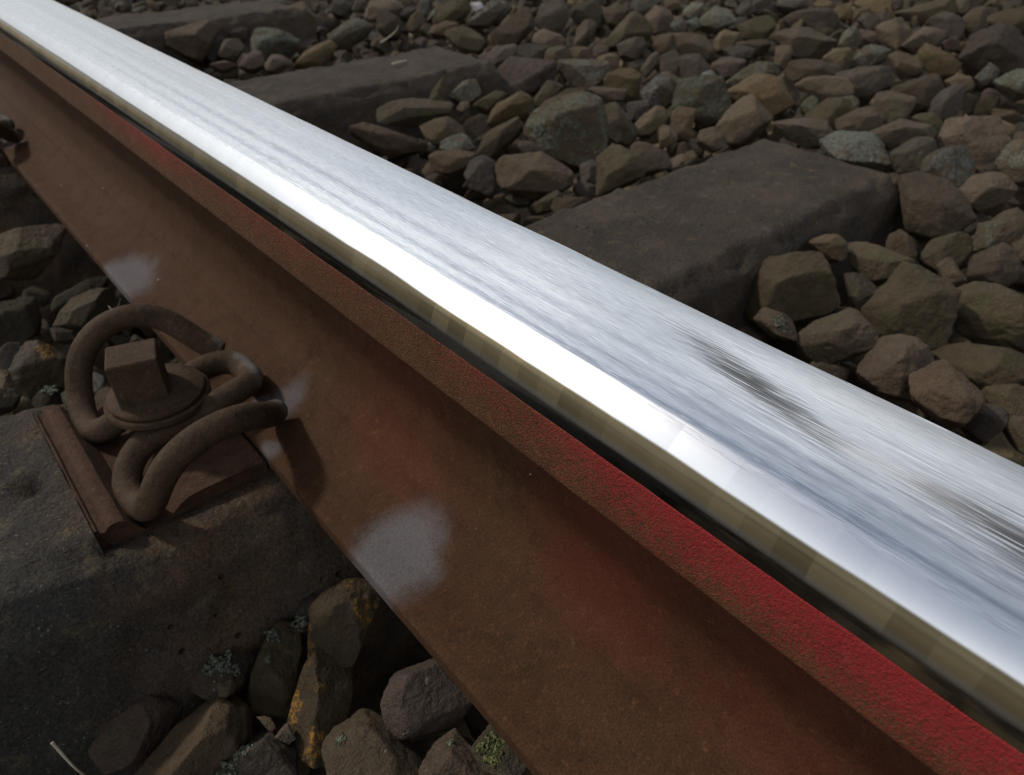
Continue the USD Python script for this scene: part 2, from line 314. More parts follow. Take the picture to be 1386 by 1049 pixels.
base = g.mix(g.math('multiply', tint, 0.18), base, (0.62, 0.50, 0.42))
edge_tan = g.mr(z_, 0.1215, 0.1325, 1.0, 0.0)
base = g.mix(g.math('multiply', edge_tan, 0.25), base, (0.50, 0.42, 0.28))  # tan tint down the corner strip, part of its painted reflection
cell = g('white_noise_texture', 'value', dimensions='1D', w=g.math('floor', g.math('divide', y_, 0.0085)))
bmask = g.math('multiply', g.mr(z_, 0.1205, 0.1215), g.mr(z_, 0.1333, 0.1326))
film = g.math('multiply', g.math('multiply', g.mr(z_, 0.1255, 0.1288), g.mr(z_, 0.1324, 0.1302)), g.mr(cell, 0.0, 1.0, 0.60, 0.85, 'linear'))  # band imitating the mirrored ground, painted as diffuse tan
base = g.mix(bmask, base, g.mix(g.mr(z_, 0.1248, 0.1285), (0.40, 0.385, 0.36), g.mix(cell, (0.122, 0.099, 0.057), (0.158, 0.129, 0.075))))  # tan above, grey below: reflected ground put into the base colour
rough = g.math('add', g.mr(z_, 0.1290, 0.1330, 0.10, 0.21), g.math('multiply', g.mr(band2, 0.3, 0.7), 0.02))
hh = g.math('add', g.math('multiply', scr, 0.6), g.math('multiply', scr2, 0.5))
bstr = g.mr(z_, 0.130, 0.138, 0.015, 0.04)
b = g('bump', 'normal', height=hh, distance=0.00010, strength=bstr)
tan = g('combine_xyz', 'vector', x=0.0, y=1.0, z=0.0)
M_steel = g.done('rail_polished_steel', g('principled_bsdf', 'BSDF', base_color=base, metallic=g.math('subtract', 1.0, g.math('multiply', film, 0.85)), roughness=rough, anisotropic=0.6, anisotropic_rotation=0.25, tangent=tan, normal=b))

# rusty iron of the fastening
g = Graph(); pos = g('texture_coordinate', 'object')
col, fine = rust_base(g, pos, (0.092, 0.055, 0.033), (0.115, 0.074, 0.047), (0.060, 0.038, 0.025), 0.55, (0.98, 0.95, 0.86))
xi_ = g('separate_xyz', 'x', vector=pos)
col = g.mix(g.math('multiply', g.mr(g.math('add', xi_, g.math('multiply', g.noise(pos, 160, 3), 0.008)), 0.0475, 0.0535), 0.65), col, (0.17, 0.16, 0.15))
M_iron = g.done('fastening_iron', g('principled_bsdf', 'BSDF', base_color=col, roughness=0.75, specular_ior_level=0.15,
                normal=g.bump(g.math('add', g.math('multiply', g.noise(pos, 300, 4, 0.65), 0.8), g.math('multiply', fine, 0.4)), 0.0011, 0.8)))
g = Graph(); pos = g('texture_coordinate', 'object')
col, fine = rust_base(g, pos, (0.105, 0.060, 0.040), (0.125, 0.074, 0.052), (0.060, 0.038, 0.027), 0.52, (1.0, 0.92, 0.82))
M_plate = g.done('guide_plate_iron', g('principled_bsdf', 'BSDF', base_color=col, roughness=0.85, specular_ior_level=0.12,
                normal=g.bump(g.math('add', g.noise(pos, 240, 4, 0.65), g.math('multiply', fine, 0.4)), 0.0009, 0.8)))
g = Graph()
M_pad = g.done('rubber_pad', g('principled_bsdf', 'BSDF', base_color=(0.02, 0.02, 0.02), roughness=0.8))
g = Graph(); pos = g('geometry', 'position')
M_straw = g.done('dry_straw', g('principled_bsdf', 'BSDF', base_color=g.mix(g.noise(pos, 200, 2), (0.20, 0.16, 0.10), (0.34, 0.30, 0.23)), roughness=0.7))

# ------------------------------------------------------------------ ground
half = 60.0
xs = np.array([-half, -20, -6, -3, -1, 0, 1, 2, 3, 4.5, 7, 14, 30, half])
gx, gy = np.meshgrid(xs, xs, indexing='ij')
gz = np.full_like(gx, -0.20)
gv = np.stack([gx, gy, gz], -1).reshape(-1, 3); n = len(xs)
gf = [[i * n + j, (i + 1) * n + j, (i + 1) * n + j + 1, i * n + j + 1] for i in range(n - 1) for j in range(n - 1)]
tag(obj('ground', (gv, gf), M_ground, smooth=True), 'brown earth and fine gravel under the ballast', kind='structure')

# ------------------------------------------------------------------ sleepers
def sleeper(yc, label, grp='concrete sleepers under the rail'):
    top, bot, zb = 0.078, 0.112, -0.17
    r = 0.012
    prof = [(-bot, zb)]
    for t in np.linspace(0.08, 1, 22): prof.append((-bot + (bot - top - r * .6) * t, zb + (0 - r - zb) * t))
    for a in np.linspace(20, 90, 6)[1:]: prof.append((-top + r - r * math.cos(math.radians(a)) + 0.0, -r + r * math.sin(math.radians(a))))
    left = [p for p in prof if p[0] <= -(top - r) + 1e-9]
    prof = left + [(t * (top - r), 0.0) for t in np.linspace(-1, 1, 36)[1:-1]] + [(-a, b) for a, b in left[::-1]]
    prof = np.array(prof)
    x = np.concatenate([np.linspace(-1.6, -0.15, 12), np.linspace(-0.15, 0.115, 70), np.linspace(0.13, 0.29, 14), np.linspace(0.2925, 0.3, 3), np.linspace(0.31, 0.72, 105)])
    x = np.unique(np.concatenate([x, [-0.002, 0.0005, 0.288, 0.2925, 0.724, 0.728, 0.7305]]))
    V = []
    for xi in x:
        p = prof.copy()
        if xi < 0.06:      # sharper arris inside the track
            sgn = np.sign(p[:, 0]); e_ = (np.abs(p[:, 0]) > top - r) & (p[:, 1] > -r * 0.99)
            p[e_, 0] = sgn[e_] * (top - r + (np.abs(p[e_, 0]) - (top - r)) * 1.0); p[e_, 1] *= 0.45
        seat = 1.0 if 0.0004 <= xi <= 0.2885 else 0.0
        t_ = np.clip((xi + 0.045) / 0.075, 0, 1); soft = t_ * t_ * (3 - 2 * t_) if xi < 0.2 else seat
        outside = np.clip((np.abs(p[:, 0]) - 0.0585) / 0.006, 0, 1)
        p[:, 1] -= 0.0125 * (seat * (1 - outside) + soft * outside) * np.clip((p[:, 1] + 0.085) / 0.07, 0, 1)
        e = max(0.0, xi - 0.7195) / 0.011
        if e > 0:
            d = 0.011 * (1 - math.sqrt(max(0, 1 - e * e)))
            p[:, 1] = np.where(p[:, 1] > -0.03, p[:, 1] - d, p[:, 1])
        V.append(np.column_stack([np.full(len(p), xi), p[:, 0] + yc, p[:, 1]]))
    # sloped end face
    last = V[-1].copy(); last[:, 0] = 0.745 - 0.012 * (last[:, 2] > -0.03); last[:, 2] = np.where(last[:, 2] > -0.03, last[:, 2] - 0.004, last[:, 2]); V.append(last)
    V = np.array(V); m, k = V.shape[:2]
    v = V.reshape(-1, 3)
    nn = meshkit.fbm(v * 55, 4, 3) - 0.5
    n2 = meshkit.fbm(v * 14, 3, 9) - 0.5
    hole = np.hypot(v[:, 0] + 0.0155, v[:, 1] - 0.3470); v[:, 2] -= np.where(v[:, 2] > -0.03, 0.010 * np.clip(1 - hole / 0.009, 0, 1) ** 0.7, 0)
    edge = np.clip(1 - np.abs(np.abs(v[:, 1] - yc) - 0.078) / 0.014, 0, 1)
    n3 = meshkit.fbm(v * 170, 3, 13) - 0.5
    v[:, 2] += nn * (0.0032 + 0.010 * edge) + n2 * 0.004 + n3 * 0.0016 - edge * np.maximum(0, meshkit.fbm(v * 30, 2, 21) - 0.55) * 0.05
    v[:, 1] += (meshkit.fbm(v * 40 + 7, 4, 5) - 0.5) * 0.010 + (meshkit.fbm(v * 150 + 2, 2, 6) - 0.5) * 0.002
    f = [[i * k + j, i * k + j + 1, (i + 1) * k + j + 1, (i + 1) * k + j] for i in range(m - 1) for j in range(k - 1)]
    f += [[i * k + k - 1, i * k, (i + 1) * k, (i + 1) * k + k - 1] for i in range(m - 1)]
    tri = []
    for q in f: tri += [[q[0], q[2], q[1]], [q[0], q[3], q[2]]]
    cap0 = [[0, j, j + 1] for j in range(1, k - 1)]
    b0 = (m - 1) * k
    cap1 = [[b0, b0 + j + 1, b0 + j] for j in range(1, k - 1)]
    t = trimesh.Trimesh(v, tri + cap0 + cap1, process=False); t.fix_normals()
    o = obj('concrete_sleeper', t, M_concrete, smooth=50, loc=(0.14, yc, -0.17))
    return tag(o, label, 'sleeper', grp)
SL0, PITCH = 0.351, 0.612
sleeper(SL0, 'nearest concrete sleeper, pitted and dark, carrying the large rusty spring clip')
sleeper(SL0 + PITCH, 'second concrete sleeper, with a pale straw lying on its brown top')
sleeper(SL0 + 2 * PITCH, 'farthest concrete sleeper, cut off by the top edge of the photo')

# ------------------------------------------------------------------ rail
A, XC = 0.1096, 0.1431
ZT = CAM[2] - 0.110
def head_half():
    """(u, z, theta) from the crown's middle outwards, u positive."""
    th0, th1 = math.radians(1.91), math.radians(10.8)
    pts = []
    for t in np.linspace(0, th0, 6): pts.append((300 * math.sin(t), -300 * (1 - math.cos(t)), t))
    u, z = pts[-1][:2]
    for t in np.linspace(th0, th1, 22)[1:]: pts.append((u + 80 * (math.sin(t) - math.sin(th0)), z - 80 * (math.cos(th0) - math.cos(t)), t))
    for R, ta, tb, n_ in ((2.6, 10.8, 31.0, 12), (29.0, 31.0, 50.0, 26), (3.0, 50.0, 67.0, 10), (30.0, 67.0, 74.0, 12), (20.0, 74.0, 86.0, 12)):
        u, z = pts[-1][:2]; ta, tb = math.radians(ta), math.radians(tb)
        for t in np.linspace(ta, tb, n_)[1:]: pts.append((u + R * (math.sin(t) - math.sin(ta)), z - R * (math.cos(ta) - math.cos(t)), t))
    u, z = pts[-1][:2]
    for q in (0.25, 0.5, 0.75, 1.0): pts.append((u + q * (18.4 + z) / 14 , z + q * (-18.4 - z), math.radians(86.2)))
    return np.array(pts)
HH = head_half()
prof = np.vstack([np.column_stack([-HH[::-1, 0], HH[::-1, 1], -HH[::-1, 2]]), HH[1:]])   # from the near (left) side over the top to the far side
ys = np.concatenate([np.arange(-0.35, 1.4, 0.0085), np.arange(1.4, 4, 0.1), np.arange(4, 30.1, 2.0)])
V, Fc, off = [], [], 0
k = len(prof)
ph = prof[:, 2]
w_ = np.clip((np.degrees(np.abs(ph)) - 9) / 14, 0, 1) * np.clip((88 - np.degrees(np.abs(ph))) / 12, 0, 1)
nrm = np.column_stack([np.sin(ph), np.cos(ph)])
walk = [0.0]; wsh = [0.0]
for i in range(len(ys)): walk.append(0.7 * walk[-1] + rng.normal(0, 0.11)); wsh.append(0.7 * wsh[-1] + rng.normal(0, 0.012))
for i in range(len(ys) - 1):
    a0, a1, sh = walk[i], walk[i + 1], 0.0
    for yy, aa in ((ys[i], a0), (ys[i + 1], a1)):
        amp = aa * 0.75 if ys[i] < 1.4 else 0.0
        d = w_ * amp * (1 + 0.5 * np.sin(ph * 5))
        p = prof[:, :2] + nrm * (d * (1.0 if yy < 0.25 else 0.35))[:, None]
        V.append(np.column_stack([XC + p[:, 0] / 1000, np.full(k, yy), ZT + p[:, 1] / 1000]))
    for j in range(k - 1):
        Fc += [[off + j, off + j + 1, off + k + j + 1], [off + j, off + k + j + 1, off + k + j]]
    off += 2 * k
rail = thing('rail', 'polished steel rail running diagonally across the whole photo, rusty below', 'rail', (XC, 0, -0.009))
RL = (XC, 0, -0.009)
def flip_up(v, f, d):
    t = trimesh.Trimesh(v, f, process=False)
    if (t.face_normals @ np.asarray(d)).mean() < 0: t.invert()
    return t
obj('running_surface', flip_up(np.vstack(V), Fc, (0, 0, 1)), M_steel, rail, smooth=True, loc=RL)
def strip(pts, d, dy=0.02, wob=0.0):
    """pts: (u, z) in millimetres from the rail's axis and crown, swept along the rail."""
    yy = np.concatenate([np.arange(-0.35, 1.4, dy), np.arange(1.4, 4, 0.1), np.arange(4, 30.1, 2.0)])
    pts = np.asarray(pts, float); kk = len(pts)
    v = np.array([[XC + u / 1000, y, ZT + z / 1000] for y in yy for u, z in pts])
    f = []
    for i in range(len(yy) - 1):
        for j in range(kk - 1):
            a = i * kk + j
            f += [[a, a + 1, a + kk + 1], [a, a + kk + 1, a + kk]]
    if wob: v += (meshkit.fbm(v * 90, 3, 4)[:, None] - 0.5) * wob * np.array([1, 0, 0.5])
    return flip_up(v, f, d)
ue = HH[-1, 0]
fl = [(-ue, -18.4), (-ue - 0.22, -18.6)] + [(-ue - 0.22 - q * 0.75, -18.6 - q * 18.2) for q in np.linspace(0.05, 1, 12)]
fl += [(-ue - 0.97 + 1.8 * (1 - math.cos(t)) , -36.8 - 1.8 * math.sin(t)) for t in np.radians([25, 50, 75])] + [(-31.8, -38.8)]
for s in (1, -1):
    o = obj('head_flank', strip([(s * u, z) for u, z in fl], (-s, 0, 0), 0.006, 0.0004), M_flank if s == 1 else M_rust, rail, smooth=True, loc=RL)
    if s == 1: tag(o, 'rusty side of the rail head with red overspray')
hb = 139.2  # crown to foot's upper edge
und = [(-31.8, -38.8), (-22, -42.0), (-14, -45.5), (-10, -50), (-8, -58), (-7, -70), (-7, -84), (-7.4, -98), (-8.6, -108), (-11, -115.5), (-15, -121), (-20, -124.6)]
cs = CubicSpline(np.arange(len(und)), np.array(und)); und = cs(np.linspace(0, len(und) - 1, 60))
foot_top = [(-20, -124.6), (-24, -129.2), (-29, -132.8), (-34, -135.4), (-40, -137.6), (-46, -138.8), (-52, -139.5), (-56, -139.9), (-57.9, -140.3), (-58.9, -140.9), (-59.3, -141.8), (-59.4, -143), (-59.4, -148), (-58.5, -149), (-50, -149), (0, -149)]
cs = CubicSpline(np.arange(8), np.array(foot_top[:8])); ft = list(map(tuple, cs(np.linspace(0, 7, 30)))) + foot_top[8:]
for s in (1, -1):
    obj('web', strip([(s * u, z) for u, z in und], (-s, 0, 0.2)), M_rust, rail, smooth=True, loc=RL)
for s in (1, -1):
    obj('foot', strip([(s * u, z) for u, z in ft], (-s * 0.3, 0, 1), 0.006, 0.0003), M_rust, rail, smooth=40, loc=RL)

# ------------------------------------------------------------------ fastening
def tube(P, r, sides=18, ends=True):
    P = np.asarray(P); T = np.gradient(P, axis=0); T /= np.linalg.norm(T, axis=1, keepdims=True)
    up = np.array([0.3, 0.2, 1.0]); N = []
    n_ = up - T[0] * (up @ T[0]); n_ /= np.linalg.norm(n_)
    for t in T:
        n_ = n_ - t * (n_ @ t); n_ /= np.linalg.norm(n_); N.append(n_)
    N = np.array(N); B = np.cross(T, N)
    rr = np.broadcast_to(r, (len(P),))
    a = np.linspace(0, 2 * np.pi, sides, endpoint=False)
    v = P[:, None] + rr[:, None, None] * (np.cos(a)[None, :, None] * N[:, None] + np.sin(a)[None, :, None] * B[:, None])
    f = []
    for i in range(len(P) - 1):
        for j in range(sides):
            q = (i * sides + j, i * sides + (j + 1) % sides, (i + 1) * sides + (j + 1) % sides, (i + 1) * sides + j)
            f += [[q[0], q[1], q[2]], [q[0], q[2], q[3]]]
    v = v.reshape(-1, 3)
    v = np.vstack([v, P[0], P[-1]]); m = len(P)
    for j in range(sides):
        f += [[len(v) - 2, (j + 1) % sides, j], [len(v) - 1, (m - 1) * sides + j, (m - 1) * sides + (j + 1) % sides]]
    t = trimesh.Trimesh(v, f, process=False); t.fix_normals(); return t
# half of the bent spring wire, camera height removed: middle bend, inner leg, rear bend, arm, tip on the foot
HALF = np.array([[0.1014, 0.0, -0.2369], [0.0985, 0.0120, -0.2355], [0.0857, 0.0172, -0.2352], [0.0641, 0.0165, -0.2401], [0.0477, 0.0159, -0.2411], [0.0325, 0.0165, -0.2471], [0.0231, 0.0254, -0.2542],
                 [0.0218, 0.0456, -0.2547], [0.0246, 0.0567, -0.2488], [0.0345, 0.0646, -0.2289], [0.0536, 0.0660, -0.2163], [0.0745, 0.0628, -0.2179], [0.0905, 0.0500, -0.2320], [0.1020, 0.0375, -0.2418]])
def fastening(label):
    y0 = SL0
    loc = (0.054, y0, -0.0125)
    o = thing('rail_fastening', label, 'rail clip', loc, 'spring clips holding the rail down')
    full = np.vstack([HALF[:0:-1] * [1, -1, 1], HALF])
    t = np.concatenate([[0], np.cumsum(np.linalg.norm(np.diff(full, axis=0), axis=1))])
    c = CubicSpline(t, full)(np.linspace(0, t[-1], 190))
    c[:, 1] += y0; c[:, 2] += CAM[2]
    r = np.full(len(c), 0.0069); r[0] = r[-1] = 0.0055; r[1] = r[-2] = 0.0065
    obj('spring_wire', tube(c, r, 22), M_iron, o, smooth=60, loc=loc)
    # screw: square head with slightly rounded edges, conical collar, washer
    import manifold3d as m3
    hx, hy, hz_, e = 0.0120, 0.0108, 0.0145, 0.0013
    pts = [(sx * (hx - e), sy * (hy - e), sz * (hz_ - e)) for sx in (-1, 1) for sy in (-1, 1) for sz in (-1, 1)]
    head = trimesh.util.concatenate([trimesh.creation.icosphere(2, e).apply_translation(p) for p in pts]).convex_hull
    head.apply_transform(trimesh.transformations.rotation_matrix(math.radians(-17), [0, 0, 1]))
    BX, BY = 0.0490, y0 - 0.0005
    head.apply_translation((BX, BY, CAM[2] - 0.2005 - hz_))
    cz = CAM[2] - 0.2345
    ca = trimesh.creation.revolve(np.array([[0.0, 0.0042], [0.0236, 0.0042], [0.0243, 0.0050], [0.0243, 0.0064], [0.0236, 0.0074], [0.019, 0.0100], [0.015, 0.0118], [0.0, 0.0125]]), sections=64)
    wa = trimesh.creation.revolve(np.array([[0.0, 0.0], [0.0256, 0.0], [0.0264, 0.0008], [0.0264, 0.0032], [0.0256, 0.0041], [0.0, 0.0041]]), sections=64)
    CXB = 0.0545
    for q in (ca, wa): q.apply_translation((CXB, y0 + 0.002, cz))
    scr = obj('screw', head, M_iron, o, smooth=30, loc=loc)
    obj('collar', ca, M_iron, scr, smooth=30, loc=loc)
    obj('washer', wa, M_iron, scr, smooth=30, loc=loc)
    tx = meshkit.text_mesh('43', 0.0046, 0.0006)
    tx.apply_translation((-tx.bounds[:, 0].mean(), 0, 0))
    tx.apply_transform(trimesh.transformations.rotation_matrix(math.radians(27), [1, 0, 0]))
    tx.apply_translation((0, -0.0222, 0.0078))
    tx.apply_transform(trimesh.transformations.rotation_matrix(math.radians(-28), [0, 0, 1]))
    tx.apply_translation((CXB, y0 + 0.002, cz))
    obj('embossed_number', tx, M_iron, scr, smooth=False, loc=loc)
    # angled guide plate
    P = [(-0.0008, -0.0122), (-0.0008, -0.0008), (0.0002, 0.0002), (0.0014, 0.0002), (0.0022, -0.0018), (0.0040, -0.0018), (0.0058, 0.0006), (0.0078, 0.0014), (0.0105, 0.0014), (0.0130, 0.0002), (0.0165, -0.0060), (0.0200, -0.0112), (0.0235, -0.0119),
         (0.0280, -0.0116), (0.033, -0.0095), (0.038, -0.0062), (0.043, -0.0045), (0.050, -0.0038), (0.0815, -0.0030), (0.0826, -0.0040), (0.0826, -0.0122)]
    P = np.array(P); k_ = len(P)
    yy = np.linspace(-0.0575, 0.0575, 47); V = []
    for i, q in enumerate(yy):
        p = P.copy()
        wob = (meshkit.fbm(np.column_stack([P * 60, np.full(k_, q * 50)]), 3, 2) - 0.5) * 0.0009
        V.append(np.column_stack([p[:, 0] + wob * 0.5, np.full(k_, y0 + q), p[:, 1] + wob]))
    for V0, s in ((V[0], -1), (V[-1], 1)):          # rough sawn ends
        V0[:, 1] += (meshkit.fbm(V0 * 130 + 3, 3, 6) - 0.5) * 0.006
    v = np.vstack(V); f = []
    for i in range(len(yy) - 1):
        for j in range(k_):
            a, b = i * k_ + j, i * k_ + (j + 1) % k_
            f += [[a, b, b + k_], [a, b + k_, a + k_]]
    from shapely.geometry import Polygon
    cv, cf = trimesh.creation.triangulate_polygon(Polygon(P), engine='earcut')
    idx = [int(np.argmin(((P - q) ** 2).sum(1))) for q in cv]
    for t3 in cf:
        t3 = [idx[q] for q in t3]
        f += [t3, [q + (len(yy) - 1) * k_ for q in t3[::-1]]]
    pl = trimesh.Trimesh(v, f, process=False); pl.fix_normals()
    obj('guide_plate', pl, M_plate, o, smooth=28, loc=loc)
    pad = trimesh.creation.box((0.112, 0.13, 0.0026)); pad.apply_translation((XC, y0, -0.01065))
    obj('rail_pad', pad, M_pad, o, smooth=False, loc=loc)
    return o
f0 = fastening('large rusty bent spring clip with square-headed screw in the left foreground')
f1 = UsdGeom.Xform.Define(stage, path_for('rail_fastening'))
f1.AddTranslateOp().Set(Gf.Vec3d(0.054, SL0 + PITCH, -0.0125))
f1.GetPrim().GetReferences().AddInternalReference(f0.GetPath()); f1.GetPrim().SetInstanceable(True)
tag(f1.GetPrim(), 'distant dark spring clip at the left edge of the photo, on the rail foot', 'rail clip', 'spring clips holding the rail down')

# ------------------------------------------------------------------ ballast stones
ICO = {5: trimesh.creation.icosphere(5), 3: trimesh.creation.icosphere(3), 4: trimesh.creation.icosphere(4)}
def rock(points, sub, seed, rough=0.07, sharp=40.0, detail=1.0):
    """A worn, faceted stone: the hull of the points with softened edges, chipped faces and fine relief."""
    hull = ConvexHull(points)
    c = points[hull.vertices].mean(0)
    # move the middle towards the volume's centroid
    tm = trimesh.Trimesh(points, hull.simplices, process=True); tm.fix_normals()
    if tm.is_watertight and tm.volume > 0: c = tm.center_mass
    eq = np.unique(np.round(hull.equations, 3), axis=0)
    nrm, d = eq[:, :3], -(eq[:, 3] + eq[:, :3] @ c)
    d = np.maximum(d, 1e-4)
    size = np.ptp(points, axis=0).max()
    # shape the sampling sphere to the hull, so that long stones are evenly sampled
    cov = np.cov((points[hull.vertices] - c).T) + np.eye(3) * (size * 0.08) ** 2
    w, E_ = np.linalg.eigh(cov); L = np.sqrt(w / w.max())
    u = (ICO[sub].vertices * L) @ E_.T
    u /= np.linalg.norm(u, axis=1, keepdims=True)
    r0 = np.random.default_rng(seed)
    # a few chips: extra planes cutting slightly below the surface
    cuts = r0.normal(size=(12, 3)); cuts[:6] -= np.array([0.2, 0.5, -0.9]) * 0.9; cuts /= np.linalg.norm(cuts, axis=1, keepdims=True)
    supp = ((points - c) @ cuts.T).max(0) * np.concatenate([r0.uniform(0.62, 0.90, 6), r0.uniform(0.80, 1.0, 6)])
    N2, D2 = np.vstack([nrm, cuts]), np.concatenate([d, np.maximum(supp, size * 0.1)])
    q = np.maximum(u @ N2.T, 1e-6) / D2
    r = 1 / np.maximum(q.max(1) * ((q / q.max(1, keepdims=True)) ** sharp).sum(1) ** (1 / sharp), 1e-9)
    p = u * r[:, None]
    s = 1.0 / size
    fr = meshkit.fbm(p * s * 3.2 + seed * 1.7, 4, seed % 97) - 0.5
    fr2 = np.abs(meshkit.fbm(p * s * 7.0 + seed * 0.37, 4, seed % 89 + 7) - 0.5)
    fr3 = meshkit.fbm(p * s * 16.0 + seed * 0.11, 3, seed % 83 + 3) - 0.5
    p = p * (1 + detail * (rough * 1.7 * fr - rough * 1.9 * fr2 + rough * 0.55 * fr3))[:, None]
    return trimesh.Trimesh(p + c, ICO[sub].faces, process=False)

CROP = {'R1': (200, 0, 5.52), 'R2': (430, 0, 5.52), 'R3': (660, 0, 5.52), 'R4': (890, 0, 5.52), 'R5': (1136, 0, 5.52), 'R6': (500, 120, 3.85), 'R7': (1100, 170, 4.769), 'R8': (980, 300, 3.384),
        'L1': (0, 200, 5.245), 'L2': (0, 380, 5.245), 'L3': (0, 849, 4.62), 'L4': (240, 770, 3.76), 'L5': (480, 770, 3.76), 'P': (0, 0, 1.0)}
